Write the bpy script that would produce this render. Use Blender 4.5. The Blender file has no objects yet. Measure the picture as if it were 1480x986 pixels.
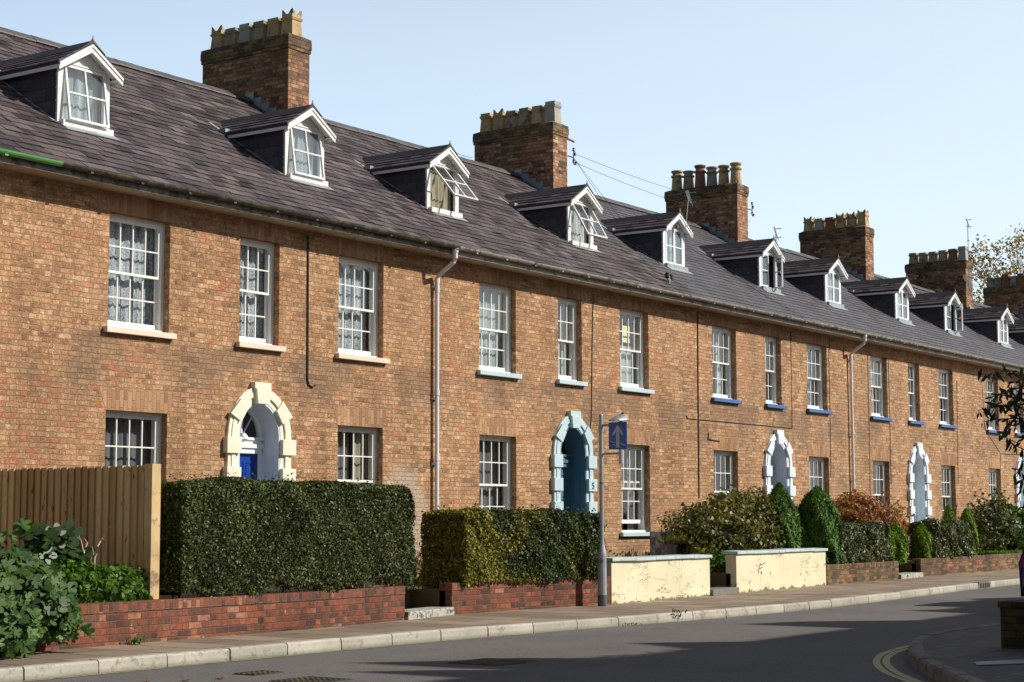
import bpy, math, random
import numpy as np
from mathutils import Vector
random.seed(7); rng = np.random.default_rng(11)
sc = bpy.context.scene
COL = sc.collection
R = math.radians
# ---------------------------------------------------------------- camera constants (photo 1480x986)
FPX, YAW, PITCH, ROLL = 2555.4, R(34.547), R(5.816), R(-0.162)
CAMZ = 1.44
_f = np.array([math.cos(YAW)*math.cos(PITCH), math.sin(YAW)*math.cos(PITCH), math.sin(PITCH)])
_r0 = np.array([math.sin(YAW), -math.cos(YAW), 0.0]); _u0 = np.cross(_r0, _f)
_r = math.cos(ROLL)*_r0+math.sin(ROLL)*_u0; _u = -math.sin(ROLL)*_r0+math.cos(ROLL)*_u0
def ray(x, y): return _f+_r*(x-740)/FPX-_u*(y-493)/FPX
def at(x, y, Y):
    d = ray(x, y); q = d*(Y/d[1]); return Vector((q[0], q[1], q[2]+CAMZ))
def gnd(x, y, z=0.0):
    d = ray(x, y); q = d*((z-CAMZ)/d[2]); return Vector((q[0], q[1], z))
# ---------------------------------------------------------------- node helpers
class NT:
    def __init__(s, name):
        s.m = bpy.data.materials.new(name); s.m.use_nodes = True
        s.t = s.m.node_tree; s.t.nodes.clear()
        s.out = s.t.nodes.new('ShaderNodeOutputMaterial')
        s.b = s.t.nodes.new('ShaderNodeBsdfPrincipled')
        s.t.links.new(s.b.outputs[0], s.out.inputs[0])
    def n(s, typ, **k):
        nd = s.t.nodes.new('ShaderNode'+typ)
        for a, v in k.items(): setattr(nd, a, v)
        return nd
    def put(s, sock, v):
        if v is None: return
        if isinstance(v, bpy.types.NodeSocket): s.t.links.new(v, sock)
        else:
            if isinstance(v, (tuple, list)) and len(v) == 3 and sock.type == 'RGBA': v = (*v, 1)
            sock.default_value = v
    def M(s, op, a, b=None, c=None, clamp=False):
        nd = s.n('Math', operation=op, use_clamp=clamp)
        s.put(nd.inputs[0], a); s.put(nd.inputs[1], b); s.put(nd.inputs[2], c)
        return nd.outputs[0]
    def vec(s, x, y, z=0.0):
        nd = s.n('CombineXYZ'); s.put(nd.inputs[0], x); s.put(nd.inputs[1], y); s.put(nd.inputs[2], z); return nd.outputs[0]
    def pos(s, scale=None):
        g = s.n('NewGeometry').outputs['Position']
        if scale is None: return g
        nd = s.n('VectorMath', operation='MULTIPLY'); s.put(nd.inputs[0], g); nd.inputs[1].default_value = scale
        return nd.outputs[0]
    def noise(s, scale=5, detail=3, rough=.5, v=None, color=False):
        nd = s.n('TexNoise'); nd.inputs['Scale'].default_value = scale; nd.inputs['Detail'].default_value = detail
        nd.inputs['Roughness'].default_value = rough
        s.put(nd.inputs['Vector'], v if v is not None else s.pos())
        return nd.outputs['Color' if color else 'Fac']
    def white(s, v):
        nd = s.n('TexWhiteNoise', noise_dimensions='3D'); s.put(nd.inputs['Vector'], v); return nd.outputs['Value']
    def ramp(s, fac, stops, interp='LINEAR'):
        nd = s.n('ValToRGB'); cr = nd.color_ramp; cr.interpolation = interp
        while len(cr.elements) < len(stops): cr.elements.new(.5)
        for e, (p, c) in zip(cr.elements, stops):
            e.position = p; e.color = (*c, 1) if len(c) == 3 else c
        s.put(nd.inputs[0], fac); return nd.outputs[0]
    def mr(s, v, a, b, c=0.0, d=1.0, smooth=False):
        nd = s.n('MapRange'); nd.interpolation_type = 'SMOOTHSTEP' if smooth else 'LINEAR'
        s.put(nd.inputs[0], v)
        for i, q in zip((1, 2, 3, 4), (a, b, c, d)): s.put(nd.inputs[i], q)
        return nd.outputs[0]
    def mix(s, f, a, b, mode='MIX'):
        nd = s.n('Mix', data_type='RGBA', blend_type=mode)
        s.put(nd.inputs[0], f); s.put(nd.inputs[6], a); s.put(nd.inputs[7], b); return nd.outputs[2]
    def bump(s, h, strength=.5, dist=.01):
        nd = s.n('Bump'); nd.inputs['Strength'].default_value = strength; nd.inputs['Distance'].default_value = dist
        s.put(nd.inputs['Height'], h); s.put(s.b.inputs['Normal'], nd.outputs[0])
    def n_sep(s, i):
        sp = s.n('SeparateXYZ'); s.put(sp.inputs[0], s.pos()); return sp.outputs[i]
    def island(s): return s.n('NewGeometry').outputs['Random Per Island']
    def fin(s, color=None, rough=.7, metal=0.0, spec=None):
        s.put(s.b.inputs['Base Color'], color); s.put(s.b.inputs['Roughness'], rough); s.b.inputs['Metallic'].default_value = metal
        if spec is not None: s.b.inputs['Specular IOR Level'].default_value = spec
        return s.m
def brick_mat(name, stops, mortar, h=.075, L=.335, frac=.667, soldier=False, grain=.35, patch=None, bump=.6, rough=.88, wob=.004, stain=.35, mort=.0065, extra=None, mid=0.0):
    s = NT(name)
    sp = s.n('SeparateXYZ'); s.put(sp.inputs[0], s.pos())
    X, Y, Z = sp.outputs
    u = s.M('ADD', X, Y); v = Z
    if soldier: u, v = v, u
    nz = s.n('SeparateColor'); s.put(nz.inputs[0], s.noise(9, 2, .6, color=True))
    u = s.M('MULTIPLY_ADD', s.M('SUBTRACT', nz.outputs[0], .5), wob*4, u)
    v = s.M('MULTIPLY_ADD', s.M('SUBTRACT', nz.outputs[1], .5), wob*4, v)
    vr = s.M('DIVIDE', v, h); row = s.M('FLOOR', vr)
    rr = s.white(s.vec(row, 3.3, 1.0))
    uu = s.M('ADD', s.M('DIVIDE', u, L), s.M('MULTIPLY_ADD', rr, .12, s.M('MULTIPLY', row, .5)))
    cell = s.M('FLOOR', uu); f = s.M('FRACT', uu)
    hd = s.M('GREATER_THAN', f, frac)
    du = s.M('MULTIPLY', s.M('SUBTRACT', f, s.M('MULTIPLY', hd, frac)), L)
    bl = s.M('MULTIPLY_ADD', hd, (1-2*frac)*L, frac*L)
    dist_u = s.M('MINIMUM', du, s.M('SUBTRACT', bl, du))
    fv = s.M('MULTIPLY', s.M('FRACT', vr), h)
    dist_v = s.M('MINIMUM', fv, s.M('SUBTRACT', h, fv))
    dm = s.M('MINIMUM', dist_u, dist_v)
    mask = s.mr(dm, mort*.55, mort*1.3, smooth=True)
    ID = s.vec(s.M('MULTIPLY_ADD', cell, 2.0, hd), row, 5.5)
    w = s.white(ID)
    pn = s.noise(.55, 4, .6)
    w2 = s.M('ADD', w, s.mr(pn, .3, .7, -.22, .22), clamp=True)
    col = s.ramp(w2, stops)
    g = s.noise(45, 4, .65)
    col = s.mix(1.0, col, s.ramp(g, [(.25, (1-grain,)*3), (.75, (1+grain*.6,)*3)]), 'MULTIPLY')
    if mid: col = s.mix(1.0, col, s.ramp(s.noise(13, 5, .7), [(.32, (1-mid,)*3), (.68, (1+mid*.7,)*3)]), 'MULTIPLY')
    if patch:
        for (ns, lo, hi, c, amt) in patch:
            col = s.mix(s.M('MULTIPLY', s.mr(s.noise(ns, 4, .65), lo, hi, smooth=True), amt), col, c)
    mc = s.mix(s.noise(1.3, 3), tuple(q*.75 for q in mortar), tuple(min(1, q*1.25) for q in mortar))
    col = s.mix(mask, mc, col)
    st = s.noise(1, 4, .6, v=s.pos((1.6, 1.6, .45)))
    col = s.mix(stain, col, s.ramp(st, [(.3, (.45, .42, .40)), (.62, (1.15, 1.12, 1.08))]), 'MULTIPLY')
    if extra: col = extra(s, col)
    ht = s.M('ADD', s.M('MULTIPLY', mask, .7), s.M('MULTIPLY_ADD', g, .5, s.M('MULTIPLY', w, .35)))
    s.bump(ht, bump, .012)
    return s.fin(col, rough, spec=.25)
def plain(name, c, rough=.6, var=.15, ns=3.0, bumpd=0, metal=0.0, dirt=None, spec=None, bs=60):
    s = NT(name)
    n1 = s.noise(ns, 4, .6)
    col = s.ramp(n1, [(.3, tuple(q*(1-var) for q in c)), (.7, tuple(min(1, q*(1+var)) for q in c))])
    if dirt:
        col = s.mix(s.mr(s.noise(dirt[0], 5, .7), dirt[1], dirt[2], 0, 1, True), col, dirt[3])
    if bumpd: s.bump(s.noise(bs, 3), .5, bumpd)
    return s.fin(col, rough, metal, spec)
def leaf_mat(name, stops, rough=.45, trans=.3, spec=.4, grad=None):
    s = NT(name)
    isl = s.island()
    w = s.M('ADD', isl, s.mr(s.noise(1.6, 3, .6), .3, .7, -.3, .3), clamp=True)
    col = s.ramp(w, stops)
    if grad: col = grad(s, col, isl)
    s.fin(col, rough, spec=spec)
    tr = s.n('BsdfTranslucent'); s.put(tr.inputs[0], s.mix(1.0, col, (1.3, 1.5, .6), 'MULTIPLY'))
    mx = s.n('MixShader'); mx.inputs[0].default_value = trans
    s.t.links.new(s.b.outputs[0], mx.inputs[1]); s.t.links.new(tr.outputs[0], mx.inputs[2]); s.t.links.new(mx.outputs[0], s.out.inputs[0])
    return s.m
# ---------------------------------------------------------------- mesh helpers
class MB:
    def __init__(s): s.v = []; s.f = []
    def add(s, vs, fs):
        o = len(s.v); s.v += [tuple(q) for q in vs]; s.f += [tuple(i+o for i in q) for q in fs]; return s
    def box(s, x0, x1, y0, y1, z0, z1):
        return s.add([(x0,y0,z0),(x1,y0,z0),(x1,y1,z0),(x0,y1,z0),(x0,y0,z1),(x1,y0,z1),(x1,y1,z1),(x0,y1,z1)],
                     [(0,3,2,1),(4,5,6,7),(0,1,5,4),(1,2,6,5),(2,3,7,6),(3,0,4,7)])
    def hexa(s, p): # 8 points: bottom 4 ccw, top 4 ccw
        return s.add(p, [(0,3,2,1),(4,5,6,7),(0,1,5,4),(1,2,6,5),(2,3,7,6),(3,0,4,7)])
    def prism(s, poly, a, b): # poly: list of points; a,b: offset vectors
        n = len(poly); a = Vector(a); b = Vector(b)
        vs = [Vector(p)+a for p in poly]+[Vector(p)+b for p in poly]
        fs = [tuple(range(n))[::-1], tuple(range(n, 2*n))]+[(i, (i+1) % n, n+(i+1) % n, n+i) for i in range(n)]
        return s.add(vs, fs)
    def tube(s, pts, r, n=8, cap=True):
        pts = [Vector(p) for p in pts]; rr = r if isinstance(r, (list, tuple)) else [r]*len(pts)
        rings = []
        for i, p in enumerate(pts):
            t = (pts[min(i+1, len(pts)-1)]-pts[max(i-1, 0)]).normalized()
            ref = Vector((0, 0, 1)) if abs(t.z) < .9 else Vector((1, 0, 0))
            a = t.cross(ref).normalized(); b = t.cross(a)
            rings.append([p+(a*math.cos(2*math.pi*k/n)+b*math.sin(2*math.pi*k/n))*rr[i] for k in range(n)])
        vs = [q for g in rings for q in g]; fs = []
        for i in range(len(pts)-1):
            for k in range(n): fs.append((i*n+k, i*n+(k+1) % n, (i+1)*n+(k+1) % n, (i+1)*n+k))
        if cap: fs += [tuple(range(n))[::-1], tuple(range((len(pts)-1)*n, len(pts)*n))]
        return s.add(vs, fs)
    def lathe(s, c, prof, n=12, ang=0.0, cap=True):
        vs = []; fs = []
        for r, z in prof:
            vs += [(c[0]+r*math.cos(ang+2*math.pi*k/n), c[1]+r*math.sin(ang+2*math.pi*k/n), c[2]+z) for k in range(n)]
        for i in range(len(prof)-1):
            for k in range(n): fs.append((i*n+k, i*n+(k+1) % n, (i+1)*n+(k+1) % n, (i+1)*n+k))
        if cap: fs += [tuple(range(n))[::-1], tuple(range((len(prof)-1)*n, len(prof)*n))]
        return s.add(vs, fs)
    def build(s, name, mat, parent=None, org=None, smooth=False, bevel=0):
        if org is None: org = parent['_w'] if parent is not None else (0, 0, 0)
        me = bpy.data.meshes.new(name)
        a = np.array(s.v, dtype=float)-np.array(tuple(org))
        me.from_pydata(a.tolist(), [], s.f); me.update()
        if smooth: me.polygons.foreach_set('use_smooth', [True]*len(me.polygons))
        return link(name, me, mat, parent, org, bevel)
W = {}
def link(name, me, mat, parent, org, bevel=0):
    o = bpy.data.objects.new(name, me); COL.objects.link(o)
    if mat is not None: me.materials.append(mat)
    if parent is not None:
        o.parent = parent; pw = W[parent]; o.location = tuple(np.array(tuple(org))-np.array(pw))
    else: o.location = tuple(org)
    W[o] = tuple(org)
    if bevel:
        m = o.modifiers.new('bevel', 'BEVEL'); m.width = bevel; m.segments = 2; m.limit_method = 'ANGLE'
    return o
def B(mb, name, mat, parent=None, org=None, **k):
    if org is None: org = W[parent] if parent is not None else (0, 0, 0)
    return mb.build(name, mat, parent, org, **k)
def thing(name, label, cat, loc, group=None):
    o = bpy.data.objects.new(name, None); COL.objects.link(o); o.location = loc; o.empty_display_size = .2
    W[o] = tuple(loc); tag(o, label, cat, group); return o
def tag(o, label=None, cat=None, group=None, kind=None):
    if label: o['label'] = label
    if cat: o['category'] = cat
    if group: o['group'] = group
    if kind: o['kind'] = kind
    return o
def struct(o, label=None):
    o['kind'] = 'structure'
    if label: o['label'] = label
    return o
# leaves ---------------------------------------------------------
LEAF = {'oval': [(0,-.5),(.28,-.15),(.25,.2),(0,.5),(-.25,.2),(-.28,-.15)], 'dia': [(0,-.5),(.3,0),(0,.5),(-.3,0)],
        'lance': [(0,-.5),(.13,-.1),(.10,.25),(0,.5),(-.10,.25),(-.13,-.1)], 'needle': [(.12,-.5),(.05,.5),(-.05,.5),(-.12,-.5)],
}
LEAF['fig'] = [(math.sin(t)*r_, -math.cos(t)*r_+.05) for t, r_ in [(2*math.pi*i/30, .20+.36*abs(math.cos(2.5*(2*math.pi*i/30)))**.8*(1 if 6 < i < 24 else .75)) for i in range(30)]]
def leaves(name, mat, P, N, size, shape='dia', parent=None, org=(0, 0, 0), spread=.9, sv=.4, up=None, cup=.12, droop=None):
    """P positions (n,3), N preferred normals (n,3)"""
    P = np.asarray(P, float); n = len(P); N = np.asarray(N, float)
    nrm = N+rng.normal(0, spread, (n, 3)); nrm /= np.linalg.norm(nrm, axis=1)[:, None]+1e-9
    t = rng.normal(0, 1, (n, 3))
    if up is not None: t = t*.45+np.asarray(up, float)
    t -= nrm*(t*nrm).sum(1)[:, None]; t /= np.linalg.norm(t, axis=1)[:, None]+1e-9
    b = np.cross(nrm, t)
    sz = size*(1+rng.uniform(-sv, sv, n))
    S = np.array(LEAF[shape]); k = len(S)
    V = P[:, None, :]+sz[:, None, None]*(b[:, None, :]*S[None, :, 0, None]+t[:, None, :]*S[None, :, 1, None]+nrm[:, None, :]*(cup*(np.abs(S[:, 0])*2)**1.0)[None, :, None])
    V = V.reshape(-1, 3)-np.array(tuple(org))
    me = bpy.data.meshes.new(name)
    me.vertices.add(n*k); me.vertices.foreach_set('co', V.ravel())
    me.loops.add(n*k); me.loops.foreach_set('vertex_index', np.arange(n*k))
    me.polygons.add(n); me.polygons.foreach_set('loop_start', np.arange(n)*k); me.polygons.foreach_set('loop_total', np.full(n, k))
    me.update(calc_edges=True)
    return link(name, me, mat, parent, org)
# ================================================================ materials
def under_sill(s, f, a, b):
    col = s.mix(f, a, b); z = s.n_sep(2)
    # old repair in paler, greyer brick low down beside the first downpipe
    dx = s.M('DIVIDE', s.M('SUBTRACT', s.n_sep(0), 23.0), .75); dz = s.M('DIVIDE', s.M('SUBTRACT', z, 1.5), 1.0)
    rr = s.M('ADD', s.M('ADD', s.M('MULTIPLY', dx, dx), s.M('MULTIPLY', dz, dz)), s.M('MULTIPLY', s.noise(2.5, 4, .6), 1.2))
    col = s.mix(s.mr(rr, 1.0, 1.6, .6, 0, True), col, s.mix(s.noise(14, 3), (.30, .23, .16), (.50, .42, .33)))
    band = s.M('MULTIPLY', s.mr(z, 3.0, 3.5, 0, 1), s.mr(z, 3.95, 4.02, 1, 0))
    col = s.mix(s.M('MULTIPLY', s.M('MULTIPLY', band, s.mr(s.noise(.9, 4, .6), .42, .58, 0, 1, True)), .5), col, (.15, .10, .065))
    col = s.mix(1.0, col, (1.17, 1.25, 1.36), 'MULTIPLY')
    return s.mix(s.M('MULTIPLY', s.M('MULTIPLY', s.mr(z, 1.6, .5, 0, 1), s.mr(s.noise(1.1, 4, .6), .4, .6, 0, 1, True)), .5), col, (.22, .16, .11))
def lichen_top(s, col):
    sp = s.n('SeparateXYZ'); s.put(sp.inputs[0], s.pos())
    m = s.M('MULTIPLY', s.mr(sp.outputs[2], 9.9, 10.35, 0, 1), s.mr(s.noise(3.2, 4, .7), .53, .64, 0, 1, True))
    return s.mix(s.M('MULTIPLY', m, .85), col, s.mix(s.noise(9, 2), (.12, .095, .055), (.32, .20, .06)))
BROWN = [(0, (.24, .135, .075)), (.12, (.32, .178, .092)), (.35, (.385, .212, .108)), (.6, (.425, .24, .122)), (.8, (.455, .265, .142)), (.93, (.53, .34, .195)), (.98, (.42, .20, .11)), (1, (.42, .17, .09))]
M = {}
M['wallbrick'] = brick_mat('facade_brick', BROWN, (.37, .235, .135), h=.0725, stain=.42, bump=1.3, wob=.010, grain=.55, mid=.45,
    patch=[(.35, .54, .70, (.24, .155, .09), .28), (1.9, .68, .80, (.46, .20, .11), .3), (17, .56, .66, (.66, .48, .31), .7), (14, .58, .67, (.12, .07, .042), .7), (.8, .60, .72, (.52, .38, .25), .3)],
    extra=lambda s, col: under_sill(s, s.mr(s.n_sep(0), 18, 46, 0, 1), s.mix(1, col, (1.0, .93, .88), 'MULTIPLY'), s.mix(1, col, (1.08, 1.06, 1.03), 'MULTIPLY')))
M['archbrick'] = brick_mat('arch_brick', [(0, (.30, .165, .09)), (.5, (.42, .24, .13)), (1, (.50, .31, .18))], (.30, .2, .13), soldier=True, L=.24, frac=.999, stain=.4)
RED = [(0, (.08, .045, .038)), (.3, (.15, .068, .046)), (.55, (.21, .072, .045)), (.8, (.25, .078, .046)), (.95, (.32, .105, .06)), (1, (.36, .16, .10))]
M['redbrick'] = brick_mat('garden_wall_brick', RED, (.15, .10, .075), L=.335, frac=.667, wob=.007, mid=.35, stain=.5, patch=[(5, .66, .74, (.5, .45, .4), .6)], bump=.9)
M['redsold'] = brick_mat('coping_brick', RED, (.15, .10, .08), soldier=True, L=.14, frac=.999, wob=.003, stain=.5, patch=[(7, .62, .74, (.45, .42, .38), .7)])
M['oldbrick'] = brick_mat('weathered_wall_brick', [(0, (.07, .055, .035)), (.5, (.17, .11, .065)), (.8, (.26, .15, .09)), (1, (.40, .15, .08))], (.10, .085, .05), L=.23, frac=.999, wob=.003, stain=.6, patch=[(2, .5, .65, (.09, .09, .035), .5)])
M['oldsold'] = brick_mat('weathered_coping_brick', [(0, (.07, .055, .035)), (.5, (.17, .10, .06)), (1, (.30, .17, .10))], (.07, .06, .04), soldier=True, L=.14, frac=.999, stain=.6, patch=[(4, .5, .65, (.10, .11, .04), .6)])
M['chimbrick'] = brick_mat('chimney_brick', [(0, (.10, .065, .05)), (.2, (.20, .12, .08)), (.5, (.33, .165, .10)), (.8, (.43, .24, .14)), (.95, (.52, .37, .22)), (1, (.44, .19, .10))], (.17, .13, .09), mid=.4, h=.076, wob=.006, stain=.6, extra=lichen_top, bump=.9)
M['chimcap'] = brick_mat('chimney_cap_brick', [(0, (.08, .055, .04)), (.5, (.17, .115, .075)), (1, (.30, .20, .12))], (.10, .08, .05), L=.23, frac=.999, stain=.6, extra=lichen_top)
def slate(name, base, rough=.5, lich=.5):
    s = NT(name); isl = s.island()
    col = s.ramp(isl, base)
    col = s.mix(1, col, s.ramp(s.noise(22, 4, .7), [(.3, (.72,)*3), (.7, (1.25,)*3)]), 'MULTIPLY')
    lm = s.mr(s.noise(2.4, 8, .85), .50, .72, 0, lich*.6, True)
    col = s.mix(lm, col, (.19, .155, .105))
    sp = s.mr(s.noise(28, 2, .5), .74, .78, 0, lich*.9, True)
    col = s.mix(sp, col, (.45, .42, .36))
    col = s.mix(s.mr(s.noise(2.6, 3, .6, v=s.pos((1, 1.3, 1))), .70, .76, 0, lich*.5, True), col, (.20, .16, .04))
    s.bump(s.noise(55, 4, .7), .5, .006)
    return s.fin(col, s.mr(isl, 0, 1, rough-.1, rough+.15), spec=.35)
M['slateold'] = slate('old_slate', [(0, (.032, .026, .030)), (.3, (.070, .055, .062)), (.65, (.102, .080, .088)), (.92, (.128, .102, .108)), (1, (.165, .138, .135))], .6, .55)
M['slatenew'] = slate('new_slate', [(0, (.078, .074, .086)), (.5, (.098, .093, .107)), (1, (.12, .114, .128))], .55, .2)
M['slatecheek'] = slate('cheek_slate', [(0, (.045, .042, .055)), (.6, (.075, .07, .09)), (1, (.12, .11, .13))], .5, .1)
M['ridge'] = plain('ridge_tile', (.085, .08, .085), .6, .3, 4, .004, dirt=(2.5, .6, .72, (.24, .2, .13)))
M['dridge'] = plain('dormer_ridge_lead', (.035, .033, .038), .6, .3, 4, .003)
M['white'] = plain('white_paint', (.80, .80, .78), .5, .05, 5, dirt=(6, .66, .75, (.5, .45, .38)))
M['whitenew'] = plain('clean_white_paint', (.84, .85, .86), .4, .03, 4)
M['whiteold'] = plain('flaking_white_paint', (.76, .75, .73), .7, .08, 8, .003, dirt=(16, .62, .69, (.30, .26, .21)))
M['creampaint'] = plain('cream_paint', (.76, .73, .60), .55, .05, 3, .002, dirt=(9, .68, .76, (.5, .42, .28)))
M['peach'] = plain('peach_sill_paint', (.74, .61, .50), .6, .08, 3, .002, dirt=(7, .64, .7, (.3, .16, .08)))
M['paleblue'] = plain('pale_blue_paint', (.47, .61, .67), .5, .05, 3, .002, dirt=(9, .68, .76, (.3, .33, .33)))
M['skyblue'] = plain('ice_blue_paint', (.66, .74, .82), .5, .04, 3, .001)
M['bluesill'] = plain('blue_sill_paint', (.035, .13, .36), .5, .1, 3)
M['bluedoor'] = plain('blue_door_paint', (.006, .05, .30), .3, .05, 3)
M['steelblue'] = plain('steel_blue_paint', (.075, .17, .25), .5, .08, 3)
M['navydoor'] = plain('navy_door_paint', (.02, .06, .22), .35, .05, 3)
M['greyreveal'] = plain('grey_blue_reveal_paint', (.56, .62, .72), .5, .04, 3)
M['gutter'] = plain('black_gutter_iron', (.028, .026, .024), .6, .4, 9, .004, dirt=(5, .45, .62, (.10, .085, .035)))
M['gutgrey'] = plain('grey_gutter_iron', (.30, .275, .23), .6, .3, 6, .003, dirt=(5, .53, .64, (.11, .09, .06)))
M['gutgreen'] = plain('green_gutter_paint', (.11, .32, .10), .45, .1, 4)
M['soffit'] = plain('soffit_board', (.42, .33, .24), .7, .2, 3, dirt=(5, .55, .7, (.2, .15, .1)))
M['fascia'] = plain('fascia_board', (.22, .20, .17), .7, .3, 4, dirt=(7, .48, .60, (.07, .065, .05)))
M['pipewhite'] = plain('white_plastic_pipe', (.72, .74, .78), .35, .05, 4, dirt=(20, .68, .72, (.2, .18, .15)))
M['black'] = plain('black_cable', (.015, .015, .017), .5, .2, 4)
M['lead'] = plain('lead_flashing', (.30, .34, .37), .5, .25, 6, .004)
M['inside'] = plain('room_plaster', (.16, .15, .14), .9, .1, 2)
M['metal'] = plain('galvanised_steel', (.36, .39, .42), .45, .12, 6, .001, metal=.35, dirt=(5, .62, .72, (.18, .18, .18)))
M['darkmetal'] = plain('grey_metal', (.11, .12, .13), .5, .15, 6, metal=.3)
M['potbuff'] = plain('buff_clay', (.46, .33, .17), .8, .25, 4, .004, dirt=(6, .52, .66, (.13, .11, .07)))
M['potgrey'] = plain('grey_clay', (.33, .27, .19), .8, .25, 4, .004, dirt=(6, .5, .66, (.11, .10, .08)))
M['potblue'] = plain('pale_grey_clay', (.37, .35, .31), .8, .2, 4, .004)
M['potred'] = plain('red_clay', (.26, .11, .06), .8, .25, 5, .004, dirt=(6, .55, .7, (.14, .09, .06)))
def glass(name, tint=(1, 1, 1), refl=.10, rough=.02, k=.8):
    s = NT(name); tr = s.n('BsdfTransparent'); tr.inputs[0].default_value = (*tint, 1)
    gl = s.n('BsdfGlossy'); gl.inputs['Roughness'].default_value = rough
    fr = s.n('LayerWeight'); fr.inputs[0].default_value = .5
    bp = s.n('Bump'); bp.inputs['Strength'].default_value = .12; bp.inputs['Distance'].default_value = .03
    s.put(bp.inputs['Height'], s.noise(1.6, 2)); s.put(gl.inputs['Normal'], bp.outputs[0])
    mx = s.n('MixShader'); s.put(mx.inputs[0], s.M('MULTIPLY_ADD', s.M('POWER', fr.outputs['Facing'], 3.5), k, refl, clamp=True))
    s.t.links.new(tr.outputs[0], mx.inputs[1]); s.t.links.new(gl.outputs[0], mx.inputs[2]); s.t.links.new(mx.outputs[0], s.out.inputs[0])
    return s.m
M['glass'] = glass('window_glass', (.93, .97, .98), .085)
M['glassdormer'] = glass('dormer_glass', (.86, .95, .98), .22, .04)
def net(name, c, lace=.35, folds=14, dark=(.25, .3, .36)):
    s = NT(name)
    sp = s.n('SeparateXYZ'); s.put(sp.inputs[0], s.pos())
    stripe = s.noise(folds, 2, .5, v=s.vec(sp.outputs[0], 0.0, s.M('MULTIPLY', sp.outputs[2], .08)))
    lc = s.noise(34, 3, .7)
    col = s.ramp(stripe, [(.32, tuple(q*.6 for q in c)), (.62, c)])
    s.fin(col, .9, spec=.1)
    tr = s.n('BsdfTranslucent'); tr.inputs[0].default_value = (*c, 1)
    m1 = s.n('MixShader'); m1.inputs[0].default_value = .35
    s.t.links.new(s.b.outputs[0], m1.inputs[1]); s.t.links.new(tr.outputs[0], m1.inputs[2])
    tp = s.n('BsdfTransparent'); m2 = s.n('MixShader')
    s.put(m2.inputs[0], s.M('ADD', s.M('MULTIPLY', s.mr(lc, .45, .62, 0, 1, True), lace), s.mr(stripe, .3, .5, lace*.7, .02), clamp=True))
    s.t.links.new(m1.outputs[0], m2.inputs[1]); s.t.links.new(tp.outputs[0], m2.inputs[2]); s.t.links.new(m2.outputs[0], s.out.inputs[0])
    return s.m
M['lace'] = net('lace_curtain', (.86, .92, .98), .5)
M['net'] = net('net_curtain', (.80, .87, .90), .15, 10)
M['drape'] = net('grey_curtain', (.28, .29, .31), .05, 16)
M['cream_c'] = net('cream_curtain', (.62, .56, .42), .05, 16)
M['yellow'] = plain('yellow_paper', (.72, .66, .34), .8, .05)
M['redcloth'] = plain('red_cloth', (.5, .03, .02), .8, .1)

# ================================================================ house parts
G0 = .50            # garden / threshold level
WY = 18.0           # facade plane
def arch_poly(cx, hw, zs, rise, n=16):
    return [(cx+hw*math.cos(a), zs+rise*math.sin(a)) for a in np.linspace(math.pi, 0, n+1)]
def facade_wall(house, x0, x1, opens, door):
    xs = sorted({x0, x1, *[o[0] for o in opens], *[o[1] for o in opens], door[0]-.45, door[0]+.45})
    mb = MB(); top = 5.97; y0, y1 = WY, WY+.32
    dz = [G0-.05, 3.25]
    for a, b in zip(xs[:-1], xs[1:]):
        m = (a+b)/2; cuts = []
        for o in opens:
            if o[0] < m < o[1]: cuts.append((o[2], o[3]))
        if abs(m-door[0]) < .45: cuts.append((G0-.05, 3.25))
        z = 0.0
        for c in sorted(cuts):
            if c[0] > z: mb.box(a, b, y0, y1, z, c[0])
            z = c[1]
        mb.box(a, b, y0, y1, z, top)
    ar = arch_poly(door[0], .45, 2.69, .53)
    for (xa, za), (xb, zb) in zip(ar[:-1], ar[1:]):
        mb.hexa([(xa, y0, za), (xb, y0, zb), (xb, y1, zb), (xa, y1, za), (xa, y0, 3.25), (xb, y0, 3.25), (xb, y1, 3.25), (xa, y1, 3.25)])
    mb.box(x0+.005, x0+.11, y1, 27.0, 0, 6.0); mb.box(x1-.11, x1-.005, y1, 27.0, 0, 6.0)
    mb.box(x0, x1, 27.0, 27.3, 0, 6.0)
    # gable above party wall
    for xx in (x0+.01, x1-.11): mb.prism([(xx, 18.35, 6.0), (xx, 26.9, 6.0), (xx, 22.6, 8.95)], (0, 0, 0), (.1, 0, 0))
    w = B(mb, 'wall', M['wallbrick'], house)
    fl = MB().box(x0+.12, x1-.12, WY+.33, 26.98, .40, .5).box(x0+.12, x1-.12, WY+.33, 26.98, 3.2, 3.3).box(x0+.12, x1-.12, WY+.33, 26.98, 5.8, 5.9)
    fl.box(x0+.12, x1-.12, 21.5, 21.6, .5, 3.2).box(x0+.12, x1-.12, 21.5, 21.6, 3.3, 5.8)
    B(fl, 'floor', M['inside'], house)
    return w
def flat_arch(house, x0, x1, z, hgt=.30):
    mb = MB()
    mb.prism([(x0-.01, WY-.003, z), (x1+.01, WY-.003, z), (x1+.13, WY-.003, z+hgt), (x0-.13, WY-.003, z+hgt)], (0, 0, 0), (0, .05, 0))
    B(mb, 'window_arch', M['archbrick'], house)
def curtain(win, x0, x1, z0, z1, y, mat, amp=.02, freq=9):
    mb = MB(); n = max(8, int((x1-x0)/.025)); ph = random.random()*9
    pts = [(x0+(x1-x0)*i/n, y+amp*math.sin(ph+freq*6*(x1-x0)*i/n+1.3*math.sin(i*.35+ph))) for i in range(n+1)]
    vs = [(a, b, z0+.01*math.sin(a*40)) for a, b in pts]+[(a, y+(b-y)*.6, z1) for a, b in pts]
    mb.add(vs, [(i, i+1, n+2+i, n+1+i) for i in range(n)])
    return B(mb, 'curtain', M[mat], win, smooth=True)
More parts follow.
